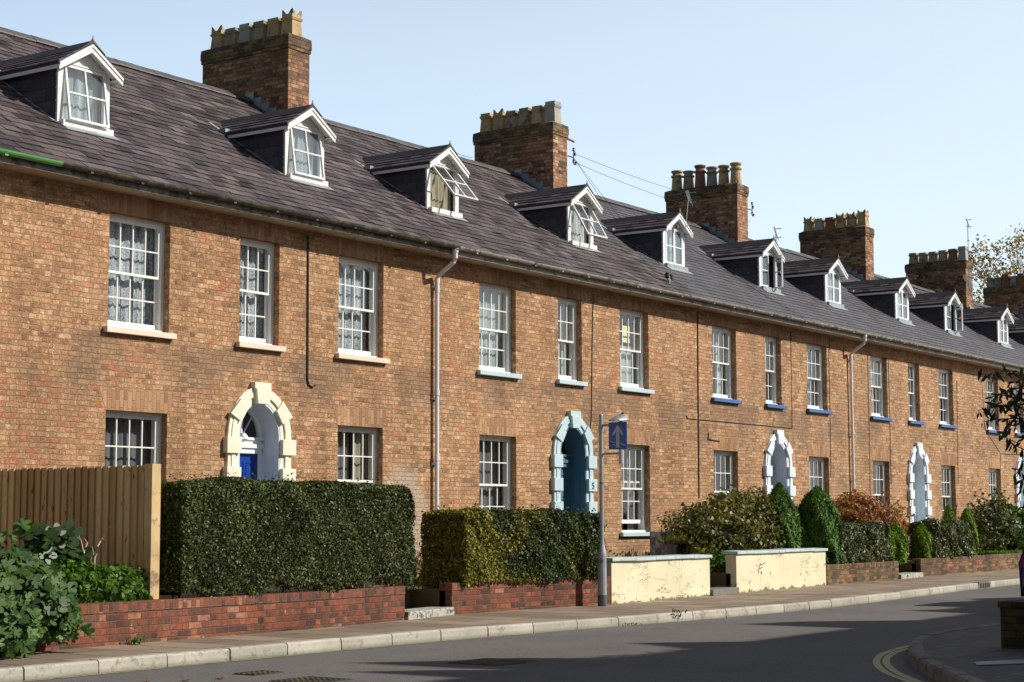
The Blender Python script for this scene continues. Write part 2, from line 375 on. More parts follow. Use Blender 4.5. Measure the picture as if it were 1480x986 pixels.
def sash_window(house, x0, x1, z0, z1, cols, sill, frame='white', cur='net', open_low=0.0, label=None, rows=2):
    y = WY+.115; mb = MB(); F = .055
    mb.box(x0, x0+F, y, y+.14, z0, z1); mb.box(x1-F, x1, y, y+.14, z0, z1)
    mb.box(x0+F, x1-F, y, y+.14, z1-.05, z1)
    mb.box(x0+F, x1-F, y-.03, y+.14, z0, z0+.045)          # timber sill
    xa, xb = x0+F+.001, x1-F-.001; za, zb = z0+.047, z1-.051; zm = (za+zb)/2+random.uniform(-.02, .02)
    S = .042
    def sash(yy, a, b, bot, top):
        mb.box(xa, xa+S, yy, yy+.035, a, b); mb.box(xb-S, xb, yy, yy+.035, a, b)
        mb.box(xa+S, xb-S, yy-.002, yy+.036, a, a+bot); mb.box(xa+S, xb-S, yy-.002, yy+.036, b-top, b)
        gx0, gx1, gz0, gz1 = xa+S, xb-S, a+bot, b-top
        for i in range(1, cols): q = gx0+(gx1-gx0)*i/cols; mb.box(q-.009, q+.009, yy+.006, yy+.028, gz0, gz1)
        for j in range(1, rows):
            q = gz0+(gz1-gz0)*j/rows; mb.box(gx0, gx1, yy+.004, yy+.030, q-.009, q+.009)
        return (gx0, gx1, gz0, gz1, yy+.018)
    g1 = sash(y+.02, zm-.02, zb, .035, .04)
    g2 = sash(y+.062, za+open_low, zm+.02+open_low, .075, .035)
    win = B(mb, 'window', M[frame], house)
    if label: win['label'] = label
    gm = MB()
    for gx0, gx1, gz0, gz1, yy in (g1, g2): gm.add([(gx0, yy, gz0), (gx1, yy, gz0), (gx1, yy, gz1), (gx0, yy, gz1)], [(0, 1, 2, 3)])
    B(gm, 'pane', M['glass'], win)
    yc = y+.20; ci0, ci1 = x0-.02, x1+.02
    if cur in ('lace', 'net'): curtain(win, ci0, ci1, z0, z1, yc, cur)
    elif cur == 'lace2':
        m = (x0+x1)/2; curtain(win, ci0, ci1, zm, z1, yc+.03, 'net'); curtain(win, ci0, ci1-.08, z0, z1, yc, 'lace')
    elif cur in ('drape', 'cream_c'):
        w = (x1-x0)*.36; curtain(win, ci0, ci0+w, z0, z1, yc, cur); curtain(win, ci1-w, ci1, z0, z1, yc, cur); curtain(win, ci0+w, ci1-w, z0, z1, yc+.08, 'drape')
    elif cur == 'sides':
        w = (x1-x0)*.34; curtain(win, ci0, ci0+w, z0, z1, yc, 'net'); curtain(win, ci1-w, ci1, z0, z1, yc, 'net')
    elif cur == 'half': curtain(win, ci0, ci1, z0, (z0+z1)/2+.1, yc, 'net')
    elif cur == 'grey': curtain(win, ci0, ci1, z0, z1-.0, yc+.04, 'drape')
    if sill:
        sm = MB().box(x0-.08, x1+.08, WY-.085, WY-.002, z0-.075, z0+.005).box(x0+.002, x1-.002, WY-.003, WY+.113, z0-.07, z0+.003)
        B(sm, 'sill', M[sill], win, bevel=.006)
    return win
def ring(mb, cx, zs, r0, r1, k, a0, a1, y0, y1, n=8):
    # k: rise/half-width factor, or None for a ring of even thickness (rise = half-width + .06)
    kz = (lambda r: r*k) if k else (lambda r: r*.93+.11)
    vs = []; fs = []
    for i in range(n+1):
        t = a0+(a1-a0)*i/n
        for (r, yy) in ((r0, y0), (r1, y0), (r1, y1), (r0, y1)): vs.append((cx+r*math.cos(t), yy, zs+kz(r)*math.sin(t)))
    for i in range(n):
        for j in range(4): fs.append((4*i+j, 4*i+(j+1) % 4, 4*i+4+(j+1) % 4, 4*i+4+j))
    mb.add(vs, fs+[(0, 1, 2, 3), (4*n+3, 4*n+2, 4*n+1, 4*n)])
def doorway(house, cx, surround, reveal, door, style):
    zs = 2.69; k = .53/.45; mb = MB(); yf = WY
    # moulded architrave: three stepped bands
    for (r0, r1, pr) in ((.452, .54, .035), (.54, .62, .062), (.62, .685, .048)):
        for sgn in (-1, 1):
            a, b = sorted((cx+sgn*r0, cx+sgn*r1)); mb.box(a, b, yf-pr, yf+.02, G0, zs)
        ring(mb, cx, zs, r0, r1, None, 0, math.pi, yf-pr, yf+.02, 22)
    z = zs-.02
    nb = 0
    while z > G0+.15:                                     # quoin blocks
        for sgn in (-1, 1):
            a, b = sorted((cx+sgn*.45, cx+sgn*.745)); mb.box(a, b, yf-.095, yf+.01, max(G0, z-.235), z)
        z -= .435; nb += 1
    for sg in (-1, 1):                                    # voussoir blocks on the shoulders
        q = [(.32, .40), (.45, .55), (.665, .325), (.45, .215)]
        P = [(cx+sg*u, yy, zs+v) for yy in (yf-.088, yf+.01) for u, v in q]
        mb.add(P, [(0, 1, 2, 3)[::-1], (4, 5, 6, 7), (0, 4, 5, 1), (1, 5, 6, 2), (2, 6, 7, 3), (3, 7, 4, 0)])
    for q, pr in (([(-.125, .49), (.125, .49), (.16, .715), (-.16, .715)], .115), ([(-.175, .716), (.175, .716), (.18, .81), (-.18, .81)], .095)):
        mb.prism([(cx+u, yf-pr, zs+v) for u, v in q], (0, 0, 0), (0, pr+.01, 0))
    sur = B(mb, 'door_surround', M[surround], house, bevel=.004)
    yd = yf+.31
    rv = MB()
    for sgn in (-1, 1):
        a, b = sorted((cx+sgn*.45, cx+sgn*.42)); rv.box(a, b, yf-.03, yd+.06, G0, zs)
        c, d = sorted((cx+sgn*.42, cx+sgn*.412))
        for (p, q) in ((.65, 1.25), (1.35, 2.2), (2.3, 2.62)):           # raised frames of panels
            rv.box(c, d, yf+.08, yf+.095, p, q); rv.box(c, d, yf+.235, yf+.25, p, q)
            rv.box(c, d, yf+.08, yf+.25, p-.012, p); rv.box(c, d, yf+.08, yf+.25, q, q+.012)
    ring(rv, cx, zs, .42, .45, k, 0, math.pi, yf-.03, yd+.06, 24)
    rv.box(cx-.42, cx+.42, yd+.05, yd+.06, zs+.001, zs+.5) if False else None
    B(rv, 'door_reveal', M[reveal], sur)
    # frame, transom, fanlight
    fr = MB()
    fr.box(cx-.42, cx-.36, yd, yd+.07, G0, zs); fr.box(cx+.36, cx+.42, yd, yd+.07, G0, zs)
    fr.box(cx-.36, cx+.36, yd-.03, yd+.07, 2.46, 2.54); fr.box(cx-.40, cx+.40, yd-.06, yd+.07, 2.54, 2.60); fr.box(cx-.36, cx+.36, yd-.02, yd+.07, 2.60, 2.66); fr.box(cx-.41, cx+.41, yd-.05, yd+.07, 2.66, 2.70)
    ring(fr, cx, zs, .37, .42, k, 0, math.pi, yd, yd+.07, 20)
    for a in (50, 90, 130):
        t = R(a); c, s_ = math.cos(t), math.sin(t)
        fr.hexa([(cx+.05*c-s_*.013, yd+.02, zs+.06*s_-c*.013+.01), (cx+.05*c+s_*.013, yd+.02, zs+.06*s_+c*.013+.01), (cx+.05*c+s_*.013, yd+.05, zs+.06*s_+c*.013+.01), (cx+.05*c-s_*.013, yd+.05, zs+.06*s_-c*.013+.01),
                 (cx+.38*c-s_*.013, yd+.02, zs+.45*s_-c*.013), (cx+.38*c+s_*.013, yd+.02, zs+.45*s_+c*.013), (cx+.38*c+s_*.013, yd+.05, zs+.45*s_+c*.013), (cx+.38*c-s_*.013, yd+.05, zs+.45*s_-c*.013)])
    fr.lathe((cx, yd-.02, zs-.02), [(.07, 0), (.06, .05), (.02, .09)], 10)
    fan = B(fr, 'fanlight', M['whitenew' if style != 2 else 'steelblue'], house)
    gp = arch_poly(cx, .38, zs, .38*k)
    B(MB().add([(a, yd+.04, b) for a, b in gp], [tuple(range(len(gp)))]), 'pane', M['glass'], fan)
    dm = MB(); dm.box(cx-.36, cx+.36, yd+.03, yd+.07, G0, 2.46)
    pz = [(.62, 1.15), (1.27, 1.75), (1.85, 2.34)]
    for p, q in pz:
        for a, b in ((cx-.29, cx-.04), (cx+.04, cx+.29)):
            dm.box(a, b, yd+.018, yd+.031, p, p+.03); dm.box(a, b, yd+.018, yd+.031, q-.03, q); dm.box(a, a+.03, yd+.018, yd+.031, p+.03, q-.03); dm.box(b-.03, b, yd+.018, yd+.031, p+.03, q-.03)
            dm.box(a+.06, b-.06, yd+.021, yd+.031, p+.06, q-.06)
    dr = B(dm, 'door', M[door], house)
    kn = MB().lathe((cx+.02, yd, 1.55), [(.0, 0), (.03, .01), (.03, .05), (0, .06)], 8).tube([(cx, yd+.015, 1.98), (cx-.02, yd-.01, 1.93), (cx, yd-.015, 1.88), (cx+.02, yd-.01, 1.93), (cx, yd+.015, 1.98)], .008, 6)
    B(kn, 'door_knocker', M['metal'], dr)
    st = MB().box(cx-.6, cx+.6, WY-.45, WY+.5, G0-.06, G0-.001)
    B(st, 'doorstep', M['concrete'] if 'concrete' in M else M['lead'], house, bevel=.01)
TAN = math.tan(R(33)); YE, ZE = 17.55, 6.06; YR, ZR = 22.5, 6.06+(22.5-17.55)*TAN
def rz(y): return ZE+(y-YE)*TAN if y <= YR else ZR-(y-YR)*TAN
def slates_mesh(mb, x0, x1, old):
    sn, cs = math.sin(R(33)), math.cos(R(33)); L = (YR-YE)/cs
    ex = .205; w = .30; n = int(L/ex)+1; th = .010 if old else .008
    for r_ in range(n):
        d0 = r_*ex-.03; off = (r_ % 2)*w/2+random.uniform(-.01, .01)
        k = int((x1-x0)/w)+2
        for i in range(-1, k):
            a = x0+off+i*w-.15; b = a+w-.011
            a = max(a, x0); b = min(b, x1)
            if b-a < .04: continue
            jt = random.uniform(-.012, .012) if old else random.uniform(-.003, .003)
            if old and random.random() < .02: jt -= .03
            skew = random.uniform(-.008, .008) if old else 0
            ln = .36; lift = .026+(random.uniform(0, .009) if old else random.uniform(0, .002))
            P = []
            for (s_, up) in ((d0+jt, lift), (min(d0+ln, L), .006)):
                for xx, sk in ((a, skew), (b, -skew)):
                    for t in (0, th):
                        q = s_+(sk if up == lift else 0); h = up+t
                        P.append((xx, YE+q*cs-h*sn, ZE+q*sn+h*cs))
            # order: 0 a bot,1 a top,2 b bot,3 b top,4..7 upper
            mb.add(P, [(1, 3, 7, 5), (0, 4, 6, 2), (0, 2, 3, 1), (0, 1, 5, 4), (2, 6, 7, 3)])
def roof(house, x0, x1, old):
    mb = MB(); slates_mesh(mb, x0, x1, old)
    mb.hexa([(x0, YE, ZE-.06), (x1, YE, ZE-.06), (x1, YE, ZE), (x0, YE, ZE), (x0, YR, ZR-.06), (x1, YR, ZR-.06), (x1, YR, ZR), (x0, YR, ZR)])
    yb = 27.45; zb = rz(yb)
    mb.hexa([(x0, YR, ZR-.06), (x1, YR, ZR-.06), (x1, YR, ZR+.02), (x0, YR, ZR+.02), (x0, yb, zb-.06), (x1, yb, zb-.06), (x1, yb, zb+.02), (x0, yb, zb+.02)])
    rf = B(mb, 'roof', M['slateold' if old else 'slatenew'], house)
    rm = MB(); x = x0; i = 0
    while x < x1-.01:
        e = min(x+.45, x1-.002); dzz = random.uniform(-.006, .008)
        rm.prism([(x+.004, YR-.17, ZR-.045+dzz), (x+.004, YR-.165, ZR-.02+dzz), (x+.004, YR-.03, ZR+.085+dzz), (x+.004, YR+.03, ZR+.085+dzz), (x+.004, YR+.165, ZR-.02+dzz), (x+.004, YR+.17, ZR-.045+dzz)], (0, 0, 0), (e-x-.008, 0, 0)); x = e
    B(rm, 'ridge_tiles', M['ridge'], rf)
def eaves(house, x0, x1, gm, fas='fascia'):
    B(MB().box(x0, x1, 17.63, WY+.32, 5.935, 5.965), 'soffit', M['soffit'], house)
    B(MB().box(x0, x1, 17.605, 17.63, 5.925, 6.09), 'fascia_board', M[fas], house)
    pr = [(a, b) for a, b in [(.065*math.cos(t), -.06*math.sin(t)) for t in np.linspace(0, math.pi, 9)]]
    yc, zc = 17.535, 6.065
    out = [(x0, yc+a, zc+b) for a, b in pr]; inn = [(x0, yc+a*.86, zc+b*.84) for a, b in pr][::-1]
    mb = MB().prism(out+inn, (0, 0, 0), (x1-x0, 0, 0))
    x = x0+.5
    while x < x1: # brackets and collars
        mb.box(x-.025, x+.025, yc-.05, yc+.05, zc-.072, zc-.05); x += .9
    B(mb, 'gutter', M[gm], house)
def dormer(house, x0, w=.95, ang=0, new=False, cur=None, fin=True, special=None):
    yf = 18.95; zb = rz(yf)-.02; ze = 7.87; xc = x0+w/2; za = ze+.305
    wm = 'whitenew' if new else 'whiteold'
    cks = []
    yb = YE+(ze-ZE)/TAN+.05
    for xx in (x0, x0+w-.03):
        n = 5; ck = MB(); cks.append(ck)
        for r_ in range(n):                               # rows of hung slates
            z0 = zb+r_*(ze-zb)/n; z1 = min(z0+(ze-zb)/n+.02, ze-.03)
            y = yf+.02+(.1 if r_ % 2 else 0)
            yst = YE+(z0-ZE)/TAN+.2
            ys = yf+.012
            while ys < yst:
                ye_ = min(y+.0, yst) if ys == yf+.012 and r_ % 2 else min(ys+.22, yst)
                if ye_-ys > .02:
                    o = .010; 
                    if xx == x0: ck.hexa([(xx-.012, ys+.002, z0), (xx+.02, ys+.002, z0), (xx+.02, ye_-.002, z0), (xx-.012, ye_-.002, z0), (xx-.002, ys+.002, z1), (xx+.02, ys+.002, z1), (xx+.02, ye_-.002, z1), (xx-.002, ye_-.002, z1)])
                    else: ck.box(xx+.01, xx+.036, ys+.002, ye_-.002, z0, z1-.01)
                ys = ye_ if ye_ > ys else ys+.1
    fb = MB(); t = .10
    fb.box(x0-.004, x0+t, yf-.02, yf+.03, zb, ze); fb.box(x0+w-t, x0+w+.004, yf-.02, yf+.03, zb, ze)
    wz0 = zb+.10; wz1 = ze-.03
    fb.box(x0+t, x0+w-t, yf-.02, yf+.03, wz1, ze)
    fb.box(x0+t, x0+w-t, yf-.02, yf+.03, zb, wz0)
    fb.prism([(x0-.05, yf-.008, ze), (x0+w+.05, yf-.008, ze), (xc, yf-.008, za-.02)], (0, 0, 0), (0, .03, 0))
    fb.box(x0+.02, x0+w-.02, yf-.035, yf-.0085, ze-.012, ze+.008)
    dm = B(fb, 'dormer', M[wm], house)
    for ck in cks: B(ck, 'slate_cheek', M['slatecheek'], dm)
    # roof
    s_ = (za-ze)/(w/2+.0); ov = .13; yt = 18.77; yk = 21.15
    rm = MB()
    for sg in (-1, 1):
        rows = 5
        for r_ in range(rows):
            f0 = r_/rows; f1 = (r_+1)/rows+.06
            xa = xc+sg*(w/2+ov)*(1-f0); xb = xc+sg*(w/2+ov)*(1-min(f1, 1)); 
            z_a = za+.02-(w/2+ov)*(1-f0)*s_; z_b = za+.02-(w/2+ov)*(1-min(f1, 1))*s_
            y = yt-.0; off = (r_ % 2)*.11
            y = yt
            first = True
            while y < yk:
                e = min(y+(.11 if first and off else .22), yk); first = False
                rm.hexa([(xa, y+.002, z_a+.004), (xa, e-.002, z_a+.004), (xb, e-.002, z_b-.004), (xb, y+.002, z_b-.004), (xa, y+.002, z_a+.028), (xa, e-.002, z_a+.028), (xb, e-.002, z_b+.010), (xb, y+.002, z_b+.010)])
                y = e
        rm.hexa([(xc+sg*(w/2+ov-.01), yt+.02, za+.0-(w/2+ov-.01)*s_-.02), (xc+sg*(w/2+ov-.01), yk, za+.0-(w/2+ov-.01)*s_-.02), (xc, yk, za-.02), (xc, yt+.02, za-.02),
                 (xc+sg*(w/2+ov-.01), yt+.02, za+.015-(w/2+ov-.01)*s_), (xc+sg*(w/2+ov-.01), yk, za+.015-(w/2+ov-.01)*s_), (xc, yk, za+.015), (xc, yt+.02, za+.015)])
    B(rm, 'dormer_roof', M['slateold'], dm)
    rg = MB().prism([(xc-.23, yt-.012, za+.042-.23*s_), (xc-.01, yt-.012, za+.056), (xc+.01, yt-.012, za+.056), (xc+.23, yt-.012, za+.042-.23*s_), (xc, yt-.012, za+.015)], (0, 0, 0), (0, 20.98-yt, 0))
    B(rg, 'dormer_ridge', M['dridge'], dm)
    if fin: B(MB().lathe((xc, yt, za+.06), [(.022, -.02), (.026, .0), (.012, .03), (.006, .07)], 8), 'finial', M['potbuff'], dm)
    bb = MB()
    for sg in (-1, 1):
        xe = xc+sg*(w/2+ov-.015); zt = za-(w/2+ov-.015)*s_
        for yy, d0, d1 in ((yt+.008, 0.0, .105), (yt-.008, .0, .04)):
            bb.hexa([(xc, yy, za+.005-d1*1.15), (xe, yy, zt+.005-d1), (xe, yy+.024, zt+.005-d1), (xc, yy+.024, za+.005-d1*1.15), (xc, yy, za+.005-d0), (xe, yy, zt+.005-d0), (xe, yy+.024, zt+.005-d0), (xc, yy+.024, za+.005-d0)])
        # side fascia and soffit
        xo = xc+sg*(w/2+ov-.03); a, b = sorted((xo, xo+sg*.018)); bb.box(a, b, yt+.035, yb+.25, zt-.075, zt-.004)
        bb.hexa([(xc, yt+.034, za-.055), (xe, yt+.034, zt-.055), (xe, yf-.02, zt-.055), (xc, yf-.02, za-.055), (xc, yt+.034, za-.03), (xe, yt+.034, zt-.03), (xe, yf-.02, zt-.03), (xc, yf-.02, za-.03)])
        a, b = sorted((xc+sg*(w/2+.01), xo)); bb.box(a, b, yt+.034, yb+.1, zt-.04, zt-.025)
    B(bb, 'bargeboard', M['whitenew'if new else 'white'], dm, bevel=.003)
    sl = MB().box(x0+.04, x0+w+.02, yf-.10, yf-.021, zb-.0, zb+.085)
    
    B(sl, 'dormer_sill', M['whiteold' if not new else 'lead'], dm)
    ap = MB(); ap.hexa([(x0+.02, yf-.20, rz(yf-.20)+.040), (x0+w+.06, yf-.20, rz(yf-.20)+.040), (x0+w+.03, yf, rz(yf)+.040), (x0, yf, rz(yf)+.040), (x0+.02, yf-.20, rz(yf-.20)+.048), (x0+w+.06, yf-.20, rz(yf-.20)+.048), (x0+w+.03, yf, rz(yf)+.048), (x0, yf, rz(yf)+.048)])
    B(ap, 'lead_apron', M['lead'], dm)
    lf = MB()
    lf.box(x0-.13, x0-.02, yb-.25, yb+.12, rz(yb-.25)+.03, rz(yb)+.0)
    B(lf, 'lead_flashing', M['lead'], dm)
    for xx in (x0-.075, x0+w-.0):                                           # soakers along cheeks
        lf = MB(); lf.hexa([(xx, yf, rz(yf)+.036), (xx+.075, yf, rz(yf)+.036), (xx+.075, yb+.2, rz(yb+.2)+.036), (xx, yb+.2, rz(yb+.2)+.036), (xx, yf, rz(yf)+.046), (xx+.075, yf, rz(yf)+.046), (xx+.075, yb+.2, rz(yb+.2)+.046), (xx, yb+.2, rz(yb+.2)+.046)]); B(lf, 'lead_flashing', M['lead'], dm)
    # sash(es)
    a0, a1 = x0+t+.004, x0+w-t-.004
    def sashm(xa, xb, z0, z1, cols, rows, rot, axis, fw=.032):
        m = MB(); g = MB(); yy = yf-.03
        m.box(xa, xa+fw, yy, yy+.035, z0, z1).box(xb-fw, xb, yy, yy+.035, z0, z1).box(xa+fw, xb-fw, yy, yy+.035, z0, z0+fw).box(xa+fw, xb-fw, yy, yy+.035, z1-fw, z1)
        for i in range(1, cols): q = xa+(xb-xa)*i/cols; m.box(q-.012, q+.012, yy+.002, yy+.032, z0+fw, z1-fw)
        for i in range(1, rows): q = z0+(z1-z0)*i/rows; m.box(xa+fw, xb-fw, yy+.004, yy+.03, q-.011, q+.011)
        g.add([(xa+fw, yy+.018, z0+fw), (xb-fw, yy+.018, z0+fw), (xb-fw, yy+.018, z1-fw), (xa+fw, yy+.018, z1-fw)], [(0, 1, 2, 3)])
        for q in (m, g):
            nv = []
            for (x, y, z) in q.v:
                if axis == 'top': dy, dz = y-yy, z-z1; y, z = yy+dy*math.cos(rot)+dz*math.sin(rot), z1-dy*math.sin(rot)+dz*math.cos(rot)
                elif axis == 'right': dx, dy = x-xb, y-yy; x, y = xb+dx*math.cos(rot)-dy*math.sin(rot), yy+dx*math.sin(rot)+dy*math.cos(rot)
                nv.append((x, y, z))
            q.v = nv
        o = B(m, 'sash', M[wm], dm); B(g, 'pane', M['glassdormer' if ang < 20 else 'glass'], dm)
        return o
    if special == 'casement':
        mid = (a0+a1)/2; sashm(a0, mid-.002, wz0, wz1, 1, 2, 0, 'top'); sashm(mid+.002, a1, wz0, wz1, 1, 2, R(55), 'right')
    elif new:
        mid = (a0+a1)/2; sashm(a0, mid-.002, wz0, wz1, 1, 2, 0, 'top', .035); sashm(mid+.002, a1, wz0, wz1, 1, 2, 0, 'top', .035)
    else: sashm(a0, a1, wz0-.02, wz1, 2, 2, R(ang), 'top')
    B(MB().box(x0+.04, x0+w-.04, yf+.55, yf+.57, rz(yf+.55), ze), 'room_backing', M['inside'], dm)
    if cur: curtain(dm, a0, a0+(a1-a0)*1.0, wz0, wz1, yf+.10, cur)
def pot(ch, x, y, z, kind, mat, hgt=.48):
    mb = MB(); h = hgt
    if kind in ('square', 'crown'):
        q = math.pi/4; s2 = 1.414
        mb.lathe((x, y, z), [(.148*s2, 0), (.142*s2, .04), (.122*s2, h*.66), (.135*s2, h*.69), (.152*s2, h*.78), (.130*s2, h*.82), (.130*s2, h*.94), (.11*s2, h*.94), (.10*s2, h*.5)], 4, q, cap=False)
        if kind == 'crown':
            for sx, sy in ((-1, -1), (1, -1), (1, 1), (-1, 1)):
                for f in (0, 1):
                    p = (x+sx*.128, y+sy*.128); e = (x+(sx*.128 if f else sx*.012), y+(sy*.012 if f else sy*.128))
                    nrm = (0, -sy*.015) if not f else (-sx*.015, 0)
                    zt = z+h*.93
                    mb.prism([(p[0], p[1], zt-.01), (e[0], e[1], zt-.01), (e[0]*.3+p[0]*.7, e[1]*.3+p[1]*.7, zt+.085), (p[0], p[1], zt+.10)], (0, 0, 0), (nrm[0], nrm[1], 0))
    else:
        mb.lathe((x, y, z), [(.165, 0), (.16, .04), (.135, h*.6), (.13, h*.66), (.165, h*.69), (.17, h*.75), (.125, h*.79), (.12, h*.86), (.155, h*.91), (.165, h*.97), (.14, h), (.12, h*.97), (.11, h*.6)], 14, cap=False)
    o = B(mb, 'chimney_pot', M[mat], ch)
    return o
def chimney(house, x0, w, pots, cap='chimcap'):
    y0, y1 = 21.47, 23.72; zt = 10.44
    mb = MB().box(x0+.035, x0+w-.035, y0+.03, y1-.03, 8.2, zt-.29)
    ch = B(mb, 'chimney_stack', M['chimbrick'], house, bevel=.006)
    cp = MB().box(x0+.01, x0+w-.01, y0+.01, y1-.01, zt-.29, zt-.22).box(x0-.0, x0+w+.0, y0-.0, y1+.0, zt-.2195, zt-.075).box(x0+.005, x0+w-.005, y0+.005, y1-.005, zt-.0745, zt-.02)
    cp.hexa([(x0+.01, y0+.01, zt-.0195), (x0+w-.01, y0+.01, zt-.0195), (x0+w-.01, y1-.01, zt-.0195), (x0+.01, y1-.01, zt-.0195), (x0+.12, y0+.1, zt+.03), (x0+w-.12, y0+.1, zt+.03), (x0+w-.12, y1-.1, zt+.03), (x0+.12, y1-.1, zt+.03)])
    B(cp, 'chimney_cap', M[cap], ch, bevel=.008)
    n = len(pots)
    for i, (k, m, h) in enumerate(pots):
        pot(ch, x0+w/2, y0+.22+(y1-y0-.44)*i/(n-1), zt, k, m, h)
    lf = MB()
    for j in range(5):
        ya = y0+.12+j*.19; lf.box(x0+.018, x0+.032, ya, ya+.2, rz(ya)-.02, rz(ya)+.26)
    lf.box(x0+.015, x0+w-.015, y0-.10, y0+.025, rz(y0-.1)+.02, rz(y0)+.16)
    B(lf, 'lead_flashing', M['lead'], ch)
    return ch
# ================================================================ the terrace
M['fascia2'] = plain('pale_gutter_board', (.40, .37, .31), .7, .2, 4, dirt=(6, .54, .66, (.13, .12, .09)))
M['concrete'] = plain('step_concrete', (.16, .155, .14), .85, .2, 4, .004, dirt=(6, .55, .68, (.15, .15, .08)))
C1 = (4.07, 5.65); C0 = (1.21, 2.95)
BX = [15.2, 23.86, 32.45, 41.03, 49.6, 58.1, 66.7, 75.3]
# per house: 1F windows [(x0,x1,cols,curtain)], GF windows, door cx, ...
HS = [
 dict(x=(6.6, 15.2), A1=[(7.9, 9.0, 4, 'net'), (10.4, 11.25, 3, 'net'), (12.7, 13.83, 4, 'net')], G=[(7.9, 9.0, 4, 'grey'), (12.7, 13.83, 4, 'grey')], d=10.85, sur='white', rev='greyreveal', door='navydoor', sill='paleblue', fr='white', gut='gutgreen', old=True,
      label='left end terraced house with the green gutter, cut off by the photo edge', dorm=[], ch=None),
 dict(x=(15.2, 23.86), A1=[(16.49, 17.63, 4, 'lace'), (19.06, 19.92, 3, 'lace'), (21.31, 22.44, 4, 'lace2')], G=[(16.49, 17.63, 4, 'grey'), (21.31, 22.44, 4, 'cream_c')], d=19.49, sur='creampaint', rev='greyreveal', door='bluedoor', sill='peach', fr='white', gut='gutter', old=True,
      label='brick terraced house with cream stone arch, bright blue door and lace curtains', dorm=[dict(x0=16.34, ang=9, cur='net'), dict(x0=21.06, ang=8, cur='net')], ch=None),  # dormer nets added as bright backing in place of sky reflected in the glass
 dict(x=(23.86, 32.45), A1=[(25.13, 26.27, 4, 'net'), (27.67, 28.50, 3, 'sides'), (29.92, 31.04, 4, 'half')], G=[(25.13, 26.27, 4, 'grey'), (29.92, 31.04, 4, 'drape')], d=28.13, sur='paleblue', rev='steelblue', door='steelblue', sill='paleblue', fr='white', gut='gutgrey', old=True, style=2,
      label='brick terraced house with pale blue arch around a deep steel blue porch, number 5', dorm=[dict(x0=24.83, ang=40, cur='cream_c'), dict(x0=29.49, ang=30, cur='net')], ch=(23.94, .66, 'A')),
 dict(x=(32.45, 41.03), A1=[(33.77, 34.89, 4, 'sides'), (36.32, 37.13, 3, 'grey'), (38.52, 39.65, 4, 'grey')], G=[(33.77, 34.89, 4, 'none'), (38.52, 39.65, 4, 'grey')], d=36.85, sur='skyblue', rev='greyreveal', door='navydoor', sill='bluesill', fr='white', gut='gutgrey', old=False,
      label='brick terraced house with white arch and navy door behind the two rounded conifers', dorm=[dict(x0=33.33, new=True, cur='net'), dict(x0=37.97, new=True, special='casement')], ch=(32.85, .66, 'B')),
 dict(x=(41.03, 49.6), A1=[(42.3, 43.38, 4, 'sides'), (44.8, 45.6, 3, 'none'), (47.02, 48.1, 4, 'none')], G=[(42.3, 43.38, 4, 'none'), (47.02, 48.1, 4, 'none')], d=45.3, sur='skyblue', rev='skyblue', door='skyblue', sill='bluesill', fr='white', gut='gutgrey', old=False,
      label='brick terraced house with pale blue arched doorway beside the red leaved shrub', dorm=[dict(x0=41.72, new=True, cur='net'), dict(x0=46.35, new=True, cur='net')], ch=(41.84, .68, 'C')),
 dict(x=(49.6, 58.1), A1=[(50.8, 51.85, 4, 'sides'), (53.3, 54.1, 3, 'net'), (55.5, 56.6, 4, 'net')], G=[(50.8, 51.85, 4, 'net'), (55.5, 56.6, 4, 'net')], d=53.8, sur='skyblue', rev='skyblue', door='skyblue', sill='bluesill', fr='white', gut='gutgrey', old=False,
      label='far brick terraced house whose front is partly hidden by the overhanging dark branches', dorm=[dict(x0=50.1, new=True, special='casement'), dict(x0=54.69, new=True, cur='cream_c')], ch=(50.33, .70, 'D')),
 dict(x=(58.1, 66.7), A1=[(59.4, 60.5, 4, 'net'), (61.9, 62.7, 3, 'net'), (64.1, 65.2, 4, 'net')], G=[(59.4, 60.5, 4, 'net'), (64.1, 65.2, 4, 'net')], d=62.4, sur='skyblue', rev='skyblue', door='navydoor', sill='bluesill', fr='white', gut='gutgrey', old=False,
      label='terraced house at the right edge, only its slate roof, dormer and chimney showing', dorm=[dict(x0=58.6, new=True, cur='net'), dict(x0=63.2, new=True)], ch=(58.96, .72, 'E')),
 dict(x=(66.7, 75.3), A1=[(68.0, 69.1, 4, 'net'), (70.5, 71.3, 3, 'net'), (72.7, 73.8, 4, 'net')], G=[(68.0, 69.1, 4, 'net'), (72.7, 73.8, 4, 'net')], d=71.0, sur='skyblue', rev='skyblue', door='navydoor', sill='bluesill', fr='white', gut='gutgrey', old=False,
      label='furthest terraced house, its chimney of seven pots in front of the autumn tree', dorm=[dict(x0=67.2, new=True)], ch=(66.9, .74, 'F')),
]
